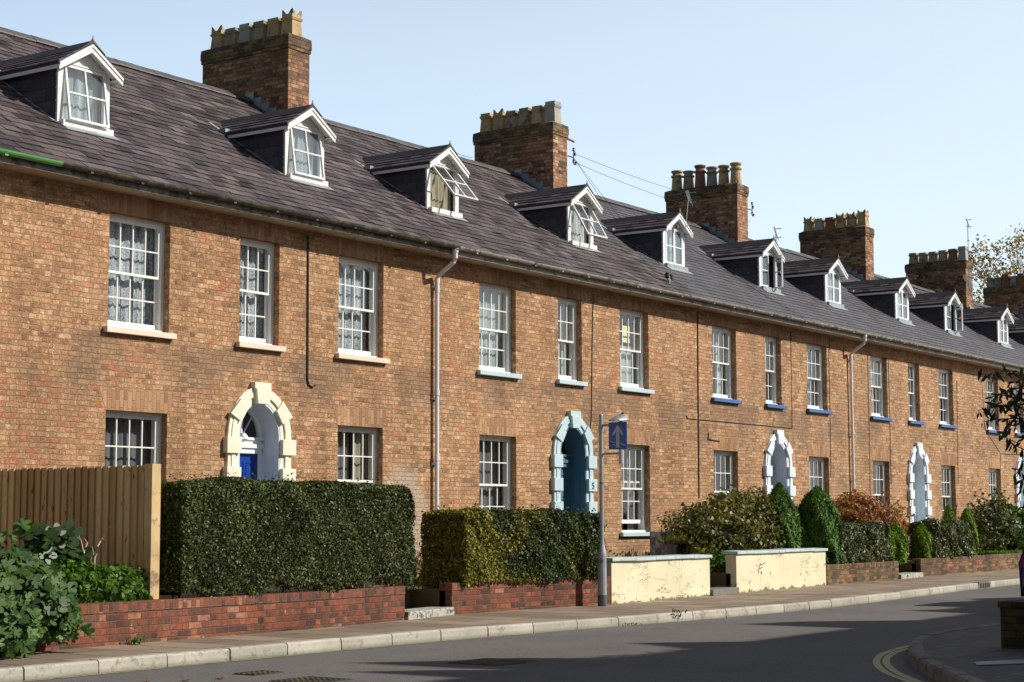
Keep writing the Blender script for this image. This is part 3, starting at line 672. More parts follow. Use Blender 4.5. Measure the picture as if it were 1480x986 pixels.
POTS = {'A': [('crown','potbuff',0.45),('square','potbuff',0.43),('square','potgrey',0.43),('square','potblue',0.44),('square','potgrey',0.41),('crown','potbuff',0.42)],
 'B': [('square','potblue',0.55),('square','potbuff',0.49),('square','potgrey',0.49),('square','potgrey',0.47),('crown','potbuff',0.47),('square','potbuff',0.51)],
 'C': [('round','potbuff',0.61),('round','potbuff',0.58),('round','potgrey',0.58),('round','potred',0.67),('round','potgrey',0.55),('round','potbuff',0.60)],
 'D': [('crown','potbuff',0.48),('crown','potbuff',0.44),('crown','potbuff',0.44),('square','potred',0.44),('square','potblue',0.44),('crown','potbuff',0.44)],
 'E': [('square','potblue',0.53),('square','potred',0.47),('square','potgrey',0.45),('square','potgrey',0.43),('square','potgrey',0.43),('square','potgrey',0.45)],
 'F': [('square','potgrey',0.45),('square','potgrey',0.45),('square','potred',0.53),('square','potgrey',0.45),('square','potred',0.55),('square','potgrey',0.45),('square','potgrey',0.45)]}
houses = []
for hi, H in enumerate(HS):
    x0, x1 = H['x']
    random.seed(100+hi)
    h = thing('terraced_house', H['label'], 'house', (x0, WY, 0.0), 'terraced houses in one brick row')
    houses.append(h)
    ops = [(a, b, *C1) for a, b, c, d in H['A1']]+[(a, b, *C0) for a, b, c, d in H['G']]
    facade_wall(h, x0, x1, ops, (H['d'],))
    for i, (a, b, c, cu) in enumerate(H['A1']):
        flat_arch(h, a, b, C1[1], .28)
        sash_window(h, a, b, *C1, c, H['sill'], H['fr'], cu)
    for i, (a, b, c, cu) in enumerate(H['G']):
        flat_arch(h, a, b, C0[1])
        sash_window(h, a, b, *C0, c, H['sill'], H['fr'], cu, open_low=.13 if (hi == 2 and i == 1) else 0)
    doorway(h, H['d'], H['sur'], H['rev'], H['door'], H.get('style', 1))
    roof(h, x0, x1, H['old'])
    eaves(h, x0, x1, H['gut'], 'fascia' if hi < 2 else 'fascia2')
    for d in H['dorm']:
        dormer(h, d['x0'], ang=d.get('ang', 0), new=d.get('new', False), cur=d.get('cur'), special=d.get('special'))
    if H['ch']: chimney(h, H['ch'][0], H['ch'][1], POTS[H['ch'][2]])
# gable skim for the first chimney seen above the house with the blue door is on the next house's party wall
# number 5 on the pale blue door surround
def text(name, body, size, loc, mat, parent, rot=(R(90), 0, 0), depth=.004):
    cu = bpy.data.curves.new(name, 'FONT'); cu.body = body; cu.size = size; cu.extrude = depth; cu.align_x = 'CENTER'; cu.align_y = 'CENTER'
    o = bpy.data.objects.new(name, cu); COL.objects.link(o)
    dg = bpy.context.evaluated_depsgraph_get(); me = bpy.data.meshes.new_from_object(o.evaluated_get(dg)); bpy.data.objects.remove(o)
    from mathutils import Euler
    me.transform(Euler(rot).to_matrix().to_4x4()); me.name = name
    return link(name, me, mat, parent, loc)
text('house_number', '5', .18, (28.72, WY-.10, 1.685+.435-.02), M['black'], houses[2])
# downpipes
def downpipe(house, x, zb=.5):
    mb = MB(); yo, yi = WY-.46, WY-.075
    mb.tube([(x, yo, 6.02), (x, yo, 5.86), (x, yo+.03, 5.80), (x, yi-.04, 5.60), (x, yi, 5.54), (x, yi, 5.3)], .04, 10)
    mb.tube([(x, yi, 5.5), (x, yi, zb)], .034, 10)
    for z in (5.45, 3.55, 2.45, 1.2): mb.lathe((x, yi, z), [(.044, 0), (.044, .09)], 10)
    for z in (5.40, 3.5, 2.4, 1.15): mb.box(x-.055, x+.055, yi+.02, WY-.001, z-.02, z+.02)
    mb.lathe((x, yo, 5.95), [(.05, 0), (.055, .08)], 10)
    return B(mb, 'downpipe', M['pipewhite'], house, smooth=False)
downpipe(houses[1], 23.80)
xr = at(1229.5, 520, WY-.07)[0]
downpipe(houses[3 if xr < 41.03 else 4], xr)
# black cables clipped to the brick, given by facade points in photo px
def cable(house, pts, r=.008, name='cable', mat='black'):
    P = [at(x, y, WY-.012) for x, y in pts]
    return B(MB().tube(P, r, 5), name, M[mat], house)
cable(houses[1], [(445.5, 340), (444.5, 548), (446, 556), (451, 560), (456, 556)], .017)
cable(houses[2], [(857.5, 425), (856, 500), (855, 603), (853, 620)], .008)
cable(houses[3], [(1008.5, 450), (1009, 560), (1010.5, 720)], .014)
cable(houses[3], [(1143, 480), (1145, 619), (1050, 610), (994, 605), (992, 601)], .009)
cable(houses[3], [(1199, 487), (1198, 515), (1200, 604), (1201, 690)], .007)
cable(houses[3], [(1024, 625), (1023.5, 635), (1040, 638)], .014)
cable(houses[4], [(1284, 520), (1286, 600), (1288, 700)], .007)
cable(houses[4], [(1254, 515), (1256, 600), (1258, 720)], .006)
cable(houses[4], [(1383, 550), (1384, 620), (1385, 700)], .007)
cable(houses[5], [(1420, 560), (1423, 620), (1446, 655), (1446, 655)], .006)
cable(houses[5], [(1446, 700), (1446, 656), (1475, 657)], .009)

# ================================================================ ground
def ground_mat():
    s = NT('ground_earth'); c = s.ramp(s.noise(.6, 5, .6), [(.35, (.05, .06, .025)), (.6, (.09, .085, .05))]); return s.fin(c, .95)
def asphalt():
    s = NT('asphalt')
    c = s.ramp(s.noise(.35, 5, .65), [(.3, (.105, .10, .10)), (.7, (.148, .14, .136))])
    c = s.mix(1, c, s.ramp(s.noise(85, 4, .85), [(.35, (.45,)*3), (.65, (1.7,)*3)]), 'MULTIPLY')
    c = s.mix(1, c, s.ramp(s.noise(22, 5, .9), [(.36, (.72,)*3), (.64, (1.32,)*3)]), 'MULTIPLY')
    c = s.mix(s.mr(s.noise(3.2, 6, .85), .60, .66, 0, .35, True), c, (.065, .06, .06))
    c = s.mix(s.mr(s.noise(1, 4, .6, v=s.pos((.15, 1.2, 1))), .52, .68, 0, .35, True), c, (.155, .148, .14))
    cr = s.noise(1.2, 6, .9); 
    c = s.mix(s.mr(s.M('ABSOLUTE', s.M('SUBTRACT', s.noise(.5, 6, .65), .5)), 0, .004, .5, 0), c, (.03, .03, .03))
    s.bump(s.noise(130, 3, .8), .6, .006)
    return s.fin(c, .85, spec=.3)
def paving():
    s = NT('paving_slabs')
    sp = s.n('SeparateXYZ'); s.put(sp.inputs[0], s.pos())
    u = s.M('DIVIDE', sp.outputs[0], .62); cell = s.M('FLOOR', u); fu = s.M('FRACT', u)
    v = s.M('ADD', s.M('DIVIDE', sp.outputs[1], .9), s.M('MULTIPLY', cell, .37)); fv = s.M('FRACT', v)
    d = s.M('MINIMUM', s.M('MULTIPLY', s.M('MINIMUM', fu, s.M('SUBTRACT', 1.0, fu)), .62), s.M('MULTIPLY', s.M('MINIMUM', fv, s.M('SUBTRACT', 1.0, fv)), .9))
    m = s.mr(d, .006, .022, 0, 1, True)
    c = s.ramp(s.M('ADD', s.white(s.vec(cell, s.M('FLOOR', v), 2.0)), s.mr(s.noise(.8, 4), .3, .7, -.3, .3), clamp=True), [(0, (.185, .14, .10)), (.5, (.245, .188, .135)), (1, (.31, .245, .18))])
    c = s.mix(1, c, s.ramp(s.noise(70, 4, .7), [(.3, (.75,)*3), (.7, (1.2,)*3)]), 'MULTIPLY')
    c = s.mix(m, (.06, .045, .035), c)
    s.bump(s.M('ADD', m, s.M('MULTIPLY', s.noise(80, 3), .3)), .5, .006)
    return s.fin(c, .85)
def setts():
    return brick_mat('brick_paving', [(0, (.05, .04, .045)), (.5, (.085, .065, .07)), (1, (.12, .09, .09))], (.035, .03, .03), h=.105, L=.21, frac=.999)
def kerbm():
    s = NT('kerb_concrete')
    c = s.ramp(s.noise(2.5, 5, .7), [(.3, (.34, .32, .27)), (.65, (.50, .48, .42))])
    c = s.mix(s.mr(s.noise(5, 6, .8), .50, .66, 0, .85, True), c, (.20, .18, .14))
    c = s.mix(s.mr(s.n_sep(2), .05, .0, 0, .6), c, (.12, .10, .07))
    c = s.mix(1, c, s.ramp(s.island(), [(0, (.8, .8, .78)), (1, (1.1, 1.1, 1.1))]), 'MULTIPLY')
    s.bump(s.noise(60, 4, .8), .7, .006)
    return s.fin(c, .85)
def yellowm():
    s = NT('yellow_line_paint'); c = s.ramp(s.noise(12, 4, .7), [(.3, (.42, .34, .13)), (.7, (.58, .50, .24))])
    c = s.mix(s.mr(s.noise(30, 4, .8), .58, .66, 0, .8, True), c, (.12, .115, .1)); return s.fin(c, .7)
M['asph'] = asphalt(); M['pave'] = paving(); M['kerb'] = kerbm(); M['yel'] = yellowm()
M['kerbdark'] = plain('old_kerb_granite', (.20, .17, .14), .85, .3, 2.2, .004, dirt=(4, .5, .65, (.08, .07, .06)))
M['yelfaint'] = plain('worn_line_paint', (.30, .26, .15), .8, .3, 8, dirt=(9, .5, .6, (.1, .095, .08)))
M['soil'] = plain('garden_soil', (.13, .10, .06), .95, .3, 3, .02, dirt=(3, .45, .6, (.07, .09, .025)), bs=20)
struct(B(MB().add([(-900, -900, -.03), (1500, -900, -.03), (1500, 1500, -.03), (-900, 1500, -.03)], [(0, 1, 2, 3)]), 'ground', ground_mat()))
KERB = [(-40, 12.6), (0, 12.9), (8, 13.0), (11.76, 13.0), (15.7, 13.08), (18.3, 13.02), (20.3, 12.78), (22.8, 12.55), (24.8, 12.43), (27.3, 12.42), (31, 12.72), (35.7, 13.12), (41, 13.35), (48, 13.7), (60, 14.3), (90, 15.6), (140, 17.5)]
def lerp_line(L, x):
    return float(np.interp(x, [p[0] for p in L], [p[1] for p in L]))
def smooth_line(L, step=.5, x0=None, x1=None):
    xs = np.arange(x0 if x0 is not None else L[0][0], (x1 if x1 is not None else L[-1][0])+1e-6, step)
    base = [lerp_line(L, x) for x in xs]
    out = [sum(lerp_line(L, x+d)*w for d, w in ((-1.5, .15), (-.75, .2), (0, .3), (.75, .2), (1.5, .15))) for x in xs]
    return list(zip(xs, out))
KS = smooth_line(KERB, .5, -40, 138)
def strip(la, lb, za, zb, name, mat):
    n = len(la); mb = MB().add([(x, y, za) for x, y in la]+[(x, y, zb) for x, y in lb], [(i, i+1, n+i+1, n+i) for i in range(n-1)])
    return B(mb, name, mat)
struct(strip([(x, -30.0 if x < 10 else -30.0) for x, y in KS], KS, 0, 0, 'road', M['asph']))
KB = [(x, y+.14) for x, y in KS]
struct(strip(KB, [(x, max(y+1.6, 18.2)) for x, y in KS], .115, .115, 'pavement', M['pave']))
WALLL = [(-40, 14.3), (8, 14.4), (13.4, 14.55), (15.0, 14.62), (16.8, 14.66), (19.04, 14.88), (20.5, 15.17), (22.1, 15.12), (23.75, 14.98), (24.65, 14.86), (27.9, 14.98), (29.2, 15.13), (33.85, 15.48), (37.9, 15.58), (39.9, 15.82), (43, 15.86), (48, 16.17), (60, 16.5), (90, 17), (138, 17.5)]
def wy(x): return lerp_line(WALLL, x)
GL = [(x, wy(x)+.12) for x in np.arange(-40, 138, .5)]
# garden ground: raised beds behind the front walls, cut away at the three gateways
gaps = [(19.04, 20.5), (27.9, 29.2), (37.95, 39.85)]
def gardenground():
    xs = sorted(set(list(np.arange(-40, 76, 1.0))+[g for a in gaps for g in a]))
    mb = MB()
    for a, b in zip(xs[:-1], xs[1:]):
        m = (a+b)/2; ing = any(g0 < m < g1 for g0, g1 in gaps); d = .75 if ing else .12
        ya, yb = wy(a)+d, wy(b)+d
        mb.hexa([(a, ya, .0), (b, yb, .0), (b, 18.0, .0), (a, 18.0, .0), (a, ya, .54 if ing else .47), (b, yb, .54 if ing else .47), (b, 18.0, .55 if ing else .5), (a, 18.0, .55 if ing else .5)])
    return B(mb, 'garden_ground', M['soil'])
struct(gardenground())
def kerbstones(line, a0, a1, name, L=.915, h=.125, wd=.145, side=1, label=None, z=.125, mat='kerb'):
    # walk along line by arc length
    pts = [Vector((x, y, 0)) for x, y in line]; mb = MB(); acc = 0; i = 0; cur = pts[0].copy(); ch = random.Random(5)
    out = [cur.copy()]; rem = L; j = 1
    while j < len(pts):
        d = (pts[j]-cur).length
        if d >= rem: cur = cur+(pts[j]-cur).normalized()*rem; out.append(cur.copy()); rem = L
        else: rem -= d; cur = pts[j].copy(); j += 1
    for p, q in zip(out[:-1], out[1:]):
        t = (q-p).normalized(); nn = Vector((-t.y, t.x, 0))*side; g = .010+ch.random()*.014; dz = ch.uniform(-.004, .004)
        p2 = p+t*g; q2 = q-t*.002
        c = .022
        prof = [(0, -.02), (0.004, z-c+dz), (c, z+dz), (wd, z+dz), (wd, -.02)]
        vs = [p2+nn*u+Vector((0, 0, w_)) for u, w_ in prof]+[q2+nn*u+Vector((0, 0, w_)) for u, w_ in prof]; k = len(prof)
        mb.add(vs, [tuple(range(k))[::-1], tuple(range(k, 2*k))]+[(i_, (i_+1) % k, k+(i_+1) % k, k+i_) for i_ in range(k)])
    return struct(B(mb, name, M[mat]))
kerbstones([p for p in KS if 0 <= p[0] <= 100], 0, 0, 'kerb')
# near corner pavement
NK = [(1447, 913.5), (1400, 920.5), (1370, 925), (1345, 929), (1330, 933), (1319, 938), (1313, 944), (1312, 951), (1315, 960), (1323, 969), (1335, 976.5), (1357, 986)]
nk = [gnd(x, y) for x, y in NK]
e0 = (nk[0]-nk[1]).normalized(); ext0 = [Vector((60, nk[0].y+(60-nk[0].x)*.09, 0)), Vector((35, nk[0].y+(35-nk[0].x)*.06, 0))]
e1 = (nk[-1]-nk[-3]).normalized(); ext1 = [nk[-1]+e1*2.0, nk[-1]+e1*4+Vector((0, -1.0, 0)), nk[-1]+e1*5+Vector((.5, -4.5, 0)), nk[-1]+e1*5+Vector((.8, -25, 0))]
NL = ext0+nk+ext1
def resample(P, step=.15):
    out = []
    for a, b in zip(P[:-1], P[1:]):
        n = max(1, int((b-a).length/step)); out += [a.lerp(b, i/n) for i in range(n)]
    out.append(P[-1])
    for _ in range(6): out = [out[0]]+[(out[i-1]+out[i]*2+out[i+1])/4 for i in range(1, len(out)-1)]+[out[-1]]
    return out
NLs = resample(NL)
kerbstones([(p.x, p.y) for p in NLs], 0, 0, 'kerb', L=.9, side=1, mat='kerbdark')
inner = []
for i, p in enumerate(NLs):
    t = (NLs[min(i+1, len(NLs)-1)]-NLs[max(i-1, 0)]).normalized(); inner.append(p+Vector((-t.y, t.x, 0))*.14)
pv = [(p.x, p.y, .12) for p in inner]+[(60, inner[-1].y, .12)]
M['setts'] = setts()
s_ = NT('brick_paviours')
def paviours():
    s = NT('corner_brick_paving')
    bt = s.n('TexBrick'); s.put(bt.inputs['Vector'], s.pos()); bt.inputs['Scale'].default_value = 1
    bt.inputs['Brick Width'].default_value = .21; bt.inputs['Row Height'].default_value = .105; bt.inputs['Mortar Size'].default_value = .006
    bt.inputs['Color1'].default_value = (.085, .07, .07, 1); bt.inputs['Color2'].default_value = (.15, .115, .11, 1); bt.inputs['Mortar'].default_value = (.04, .035, .03, 1)
    c = s.mix(1, bt.outputs[0], s.ramp(s.noise(1.3, 5, .7), [(.3, (.7,)*3), (.7, (1.25,)*3)]), 'MULTIPLY')
    s.bump(bt.outputs[1], -.4, .004); return s.fin(c, .85)
bpy.data.materials.remove(s_.m)
struct(B(MB().add(pv, [tuple(range(len(pv)))]), 'pavement', paviours()))
def ribbon(P, w, z, name, mat):
    P = [Vector(p) for p in P]; vs = []
    for i, p in enumerate(P):
        t = (P[min(i+1, len(P)-1)]-P[max(i-1, 0)]).normalized(); nn = Vector((-t.y, t.x, 0))
        vs += [p+nn*w/2+Vector((0, 0, z)), p-nn*w/2+Vector((0, 0, z))]
    return B(MB().add(vs, [(2*i, 2*i+1, 2*i+3, 2*i+2) for i in range(len(P)-1)]), name, mat)
Yo = [(1316, 933.5), (1297, 938), (1280, 943.5), (1270, 949), (1266, 956), (1269, 964), (1279, 972), (1300, 981), (1330, 991), (1380, 1004)]
Yi = [(1314, 937.5), (1300, 941), (1288, 946), (1281, 952), (1280, 959), (1286, 966), (1300, 975), (1325, 985), (1360, 996)]
struct(ribbon(resample([gnd(x, y) for x, y in Yo], .1), .075, .004, 'yellow_line', M['yel']))
struct(ribbon(resample([gnd(x, y) for x, y in Yi], .1), .075, .004, 'yellow_line', M['yel']))
struct(ribbon([Vector((x, y-.10, 0)) for x, y in KS if 4 <= x <= 19.5], .07, .004, 'worn_yellow_line', M['yelfaint']))
# ================================================================ garden walls
def line_pts(x0, x1, step=1.0):
    n = max(1, int(round((x1-x0)/step))); return [(x0+(x1-x0)*i/n, wy(x0+(x1-x0)*i/n)) for i in range(n+1)]
def wallrun(mb, x0, x1, z0, z1, th, out=0.0, y_of=wy):
    n = max(1, int(round((x1-x0)/1.2)))
    for i in range(n):
        a = x0+(x1-x0)*i/n; b = x0+(x1-x0)*(i+1)/n; ya, yb = y_of(a)-out, y_of(b)-out
        mb.hexa([(a, ya, z0), (b, yb, z0), (b, yb+th+2*out, z0), (a, ya+th+2*out, z0), (a, ya, z1), (b, yb, z1), (b, yb+th+2*out, z1), (a, ya+th+2*out, z1)])
def brickwall(x0, x1, ztop, label, body='redbrick', sold='redsold'):
    t = thing('garden_wall', label, 'wall', (x0, wy(x0), .115), 'low garden walls along the pavement')
    m = MB(); wallrun(m, x0, x1, .0, ztop-.11, .22); B(m, 'brickwork', M[body], t)
    m = MB(); wallrun(m, x0-.004, x1+.004, ztop-.108, ztop, .22, .006); B(m, 'coping', M[sold], t, bevel=.006)
    return t
brickwall(6.0, 19.04, .57, 'low red brick wall under the longest hedge and the fence post')
brickwall(20.5, 24.38, .56, 'short red brick wall under the yellow-green hedge')
brickwall(33.9, 37.95, .52, 'brown brick wall between the cream wall and the narrow gateway with a white step', 'oldbrick', 'oldsold')
brickwall(39.85, 60, .53, 'long brown brick wall running from the narrow gateway to the right edge', 'oldbrick', 'oldsold')
def rendered():
    s = NT('cream_render')
    c = s.ramp(s.noise(1.5, 4, .6), [(.3, (.66, .585, .40)), (.7, (.75, .69, .50))])
    sp = s.n('SeparateXYZ'); s.put(sp.inputs[0], s.pos())
    # cracks
    cr = s.M('ABSOLUTE', s.M('SUBTRACT', s.noise(1.7, 5, .62, v=s.pos((.5, .5, 2.0))), .5))
    gate = s.mr(s.noise(1.3, 2), .50, .62, 0, 1, True)
    c = s.mix(s.M('MULTIPLY', s.mr(cr, 0, .016, 1, 0), gate), c, (.26, .19, .11))
    fl = s.mr(s.noise(9, 5, .62), .645, .67, 0, 1, True)
    c = s.mix(fl, c, (.30, .21, .13))
    lo = s.M('ADD', s.mr(sp.outputs[2], .115, .26, .38, 0), s.noise(3.5, 6, .75))
    c = s.mix(s.mr(lo, .78, .86, 0, 1, True), c, s.mix(s.noise(20, 2), (.12, .10, .06), (.30, .22, .14)))
    s.bump(s.M('SUBTRACT', s.noise(14, 4, .6), s.M('MULTIPLY', fl, .5)), .5, .008)
    return s.fin(c, .8)
M['render'] = rendered()
M['coping'] = plain('blue_grey_coping', (.46, .57, .60), .55, .12, 5, .003, dirt=(8, .62, .7, (.25, .14, .1)))
def creamwall(x0, x1, ztop, label):
    t = thing('garden_wall', label, 'wall', (x0, wy(x0), .115), 'low garden walls along the pavement')
    m = MB(); wallrun(m, x0, x1, .0, ztop-.055, .22); B(m, 'rendered_masonry', M['render'], t, bevel=.008)
    m = MB(); n = max(2, round((x1-x0)/.75))
    for i in range(n):
        a = x0-.03+(x1-x0+.06)*i/n+.004; b = x0-.03+(x1-x0+.06)*(i+1)/n-.004; dz = random.uniform(-.006, .006)
        m.hexa([(a, wy(a)-.045, ztop-.053+dz), (b, wy(b)-.045, ztop-.053+dz), (b, wy(b)+.265, ztop-.053+dz), (a, wy(a)+.265, ztop-.053+dz), (a, wy(a)-.045, ztop+dz), (b, wy(b)-.045, ztop+dz), (b, wy(b)+.265, ztop+.01+dz), (a, wy(a)+.265, ztop+.01+dz)])
    B(m, 'coping', M['coping'], t, bevel=.008)
    return t
creamwall(24.42, 27.9, .84, 'cream rendered wall with cracks beside the lamp post')
cw = creamwall(29.2, 33.85, .87, 'cream rendered wall with a small blue scrawl, right of the gateway')
# blue scrawl on second cream wall
gy = wy(30.6)-.004
scr = MB()
for pl in ([(1096, 828), (1097, 820), (1099, 815)], [(1098, 817), (1103, 815), (1106, 813)], [(1098, 822), (1102, 820)], [(1100, 826), (1101, 830)]):
    scr.tube([at(x, y, wy(at(x, y, 15.2)[0])-.003) for x, y in pl], .009, 4)
B(scr, 'blue_scrawl', plain('blue_spray', (.07, .13, .25), .7, .2), cw)
# steps
def step(x0, x1, z, label, col='concrete'):
    m = MB(); m.hexa([(x0, wy(x0)-.06, .1), (x1, wy(x1)-.06, .1), (x1, wy(x1)+.35, .1), (x0, wy(x0)+.35, .1), (x0, wy(x0)-.06, z), (x1, wy(x1)-.06, z), (x1, wy(x1)+.35, z), (x0, wy(x0)+.35, z)])
    o = B(m, 'stone_step', M[col], org=((x0+x1)/2, wy(x0), .1), bevel=.02); tag(o, label, 'step')
M['whitestep'] = plain('white_step_stone', (.38, .39, .36), .8, .2, 6, .01, dirt=(9, .52, .6, (.12, .11, .07)))
step(19.05, 20.49, .225, 'pale worn concrete step between the two red brick walls', 'whitestep')
step(27.91, 29.19, .23, 'dark grey concrete step between the two cream walls', 'concrete')
step(37.96, 39.84, .22, 'chipped white step in the narrow gateway of the brown brick walls', 'whitestep')
rs = MB().box(19.05, 20.49, wy(19.8)+.8, wy(19.8)+1.0, .3, .50)
# ================================================================ fence
M['wood'] = None
def wood():
    s = NT('treated_fence_board')
    isl = s.island()
    g = s.noise(1, 5, .6, v=s.pos((30, 30, 1.2)))
    c = s.ramp(s.M('ADD', s.M('MULTIPLY', isl, .5), s.M('MULTIPLY', g, .5)), [(.2, (.34, .20, .085)), (.5, (.50, .32, .15)), (.8, (.64, .46, .24))])
    kn = s.mr(s.noise(3.5, 2, .4, v=s.pos((3, 3, 1.5))), .66, .74, 0, 1, True)
    c = s.mix(kn, c, (.10, .05, .02))
    s.bump(g, .3, .004); return s.fin(c, .75)
M['wood'] = wood()
FX = 14.30
fence = thing('wooden_fence', 'tall close-board timber fence running back to the house at the left', 'fence', (FX, 14.75, .5))
fp = MB(); pw = .118; y = 14.92; i = 0; rr = random.Random(3)
while y < 17.97:
    a, b = y, min(y+pw+.012, 17.985); zt = 2.10+rr.uniform(-.008, .008)-.0*y
    zt = 2.085+rr.uniform(-.006, .006)
    dx = .0
    fp.hexa([(FX-.032, a, .40), (FX+.016, a, .40), (FX+.016, b-.006, .40), (FX-.010, b-.014, .40), (FX-.032, a, zt), (FX+.016, a, zt), (FX+.016, b-.006, zt), (FX-.010, b-.014, zt)])
    y += pw
B(fp, 'fence_boards', M['wood'], fence)
rl = MB()
for z in (.75, 1.35, 1.9): rl.box(FX+.018, FX+.085, 14.9, 17.98, z-.04, z+.04)
B(rl, 'fence_rail', M['wood'], fence)
M['postwood'] = plain('fence_post_wood', (.56, .40, .20), .75, .2, 3, .003, dirt=(2.2, .52, .62, (.22, .15, .10)))
B(MB().box(FX-.045, FX+.095, 14.78, 14.90, .57, 2.10), 'fence_post', M['postwood'], fence, bevel=.005)
B(MB().box(FX-.02, FX+.08, 17.4, 17.5, .4, 2.05), 'fence_post', M['postwood'], fence, bevel=.005)
# ================================================================ hedges
def hedge_pts(x0, x1, y_of, depth, z0, z1, n, rnd=.12, endround=0.0, rough=.05, cx=None):
    """shell points of a clipped box hedge following y_of"""
    P = []; Nn = []
    Lx = x1-x0; Hh = z1-z0
    areas = np.array([Lx*Hh, Lx*depth, depth*Hh, depth*Hh, Lx*Hh*.4])
    cnt = rng.multinomial(n, areas/areas.sum())
    for k, c in enumerate(cnt):
        u = rng.uniform(0, 1, c); v = rng.uniform(0, 1, c); o = np.zeros((c, 3)); nn = np.zeros((c, 3))
        if k == 0: o[:, 0] = u*Lx; o[:, 2] = v*Hh; nn[:, 1] = -1
        if k == 4: o[:, 0] = u*Lx; o[:, 2] = v*Hh; o[:, 1] = depth; nn[:, 1] = 1
        if k == 1: o[:, 0] = u*Lx; o[:, 1] = v*depth; o[:, 2] = Hh; nn[:, 2] = 1
        if k == 2: o[:, 1] = u*depth; o[:, 2] = v*Hh; nn[:, 0] = -1
        if k == 3: o[:, 0] = Lx; o[:, 1] = u*depth; o[:, 2] = v*Hh; nn[:, 0] = 1
        # round the edges: shrink toward inner box
        inn = np.clip(o, [max(rnd, 0), rnd, 0.04], [Lx-max(rnd, endround), depth-rnd, Hh-rnd])
        d = o-inn; ln = np.linalg.norm(d, axis=1)[:, None]+1e-9
        rad = np.where(o[:, 0] > Lx-endround, np.maximum(rnd, endround), rnd)[:, None] if endround else rnd
        inn2 = np.clip(o, [rnd, rnd, .04], [Lx-rnd, depth-rnd, Hh-rnd])
        if endround:
            i3 = np.clip(o, [rnd, rnd, .04], [Lx-endround, depth-rnd, Hh-endround]); sel = (o[:, 0] > Lx-endround) & (o[:, 2] > Hh-endround)
            inn2[sel] = i3[sel]
            d = o-inn2; ln = np.linalg.norm(d, axis=1)[:, None]+1e-9
            R_ = np.where(sel, endround, rnd)[:, None]
            q = np.where(ln > R_, inn2+d/ln*R_, o)
        else:
            d = o-inn2; ln = np.linalg.norm(d, axis=1)[:, None]+1e-9; q = np.where(ln > rnd, inn2+d/ln*rnd, o)
        P.append(q); Nn.append(np.where(ln > 1e-6, d/ln, nn)*.6+nn*.4)
    P = np.vstack(P); Nn = np.vstack(Nn)
    return P, Nn
def lump(P, sc_, seed=0):
    p = P*sc_+seed*3.1
    return (np.sin(p[:, 0]*1.7+np.sin(p[:, 2]*2.3))*np.cos(p[:, 2]*1.9+p[:, 1])+.5*np.sin(p[:, 0]*4.1+p[:, 2]*3.7))
def hedge(name, x0, x1, depth, z0, z1, n, mat, size, label, y_off=0.0, rnd=.12, endround=0.0, rough=.03, lumps=.04, shape='dia', seed=1, group=None, holes=None, under=0.0, cat='hedge', left_slope=0):
    t = thing(name, label, cat, (x0, wy(x0)+y_off, z0), group)
    P, Nn = hedge_pts(x0, x1, None, depth, z0, z1, n, rnd, endround)
    deep = rng.exponential(rough, len(P))[:, None]
    pit = np.clip(lump(P, 5.0, seed+9)*.5+lump(P, 13.0, seed+4)*.35-.42, 0, 1)[:, None]; deep = deep+pit*rng.uniform(.0, .30, (len(P), 1))
    P = P-Nn*deep+Nn*(lump(P, 2.2, seed)*lumps+lump(P, 6, seed+2)*lumps*.45)[:, None]
    stray = rng.uniform(0, 1, len(P)) < .012; P = P+np.where(stray[:, None], (Nn+np.array([0, 0, .5]))*rng.uniform(.03, .085, (len(P), 1)), 0)
    P[:, 0] += x0; yb = np.interp(P[:, 0], [p[0] for p in WALLL], [p[1] for p in WALLL]); P[:, 1] += yb+y_off; 
    zz = P[:, 2]; 
    if under: # ragged lower edge
        low = zz < under*(.6+.5*np.sin(P[:, 0]*3.1+seed)+.4*np.sin(P[:, 0]*9)); P = P[~low]; Nn = Nn[~low]; zz = P[:, 2]
    P[:, 2] += z0
    if holes:
        for hx, hz, hr in holes:
            d = np.sqrt((P[:, 0]-hx)**2+((P[:, 2]-hz)*1.2)**2); P[:, 1] += np.where(d < hr, (1-d/hr)*.22, 0)*(Nn[:, 1] < -.3)
    leaves('foliage', mat, P, Nn, size, shape, t, W[t], spread=.75, cup=.15)
    # dark twiggy core so that no daylight shows through
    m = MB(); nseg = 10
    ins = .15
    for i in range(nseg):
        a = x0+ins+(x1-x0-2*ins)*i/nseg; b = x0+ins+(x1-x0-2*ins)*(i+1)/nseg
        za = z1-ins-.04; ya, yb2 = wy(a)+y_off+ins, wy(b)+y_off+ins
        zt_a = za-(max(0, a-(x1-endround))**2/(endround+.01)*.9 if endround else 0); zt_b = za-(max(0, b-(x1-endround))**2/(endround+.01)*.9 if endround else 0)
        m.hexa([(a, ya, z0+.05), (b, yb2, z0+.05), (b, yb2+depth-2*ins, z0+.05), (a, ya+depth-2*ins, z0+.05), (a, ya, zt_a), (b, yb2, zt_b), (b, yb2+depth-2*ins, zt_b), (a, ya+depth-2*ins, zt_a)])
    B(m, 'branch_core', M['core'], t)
    st = MB(); r3 = random.Random(seed)
    for i in range(int((x1-x0)*3)):
        a = r3.uniform(x0+.1, x1-.1); yy = wy(a)+y_off+r3.uniform(.1, depth-.1)
        st.tube([(a, yy, .40), (a+r3.uniform(-.1, .1), yy, z0+.25)], .012, 5)
    B(st, 'stem', M['bark'], t)
    return t
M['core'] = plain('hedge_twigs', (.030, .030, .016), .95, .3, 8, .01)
M['bark'] = plain('bark', (.12, .09, .06), .9, .3, 6, .006)
M['privet'] = leaf_mat('privet_leaf', [(0, (.024, .032, .009)), (.35, (.048, .068, .017)), (.75, (.074, .10, .026)), (.95, (.115, .14, .04)), (1, (.16, .16, .065))], .46, .15, .25)
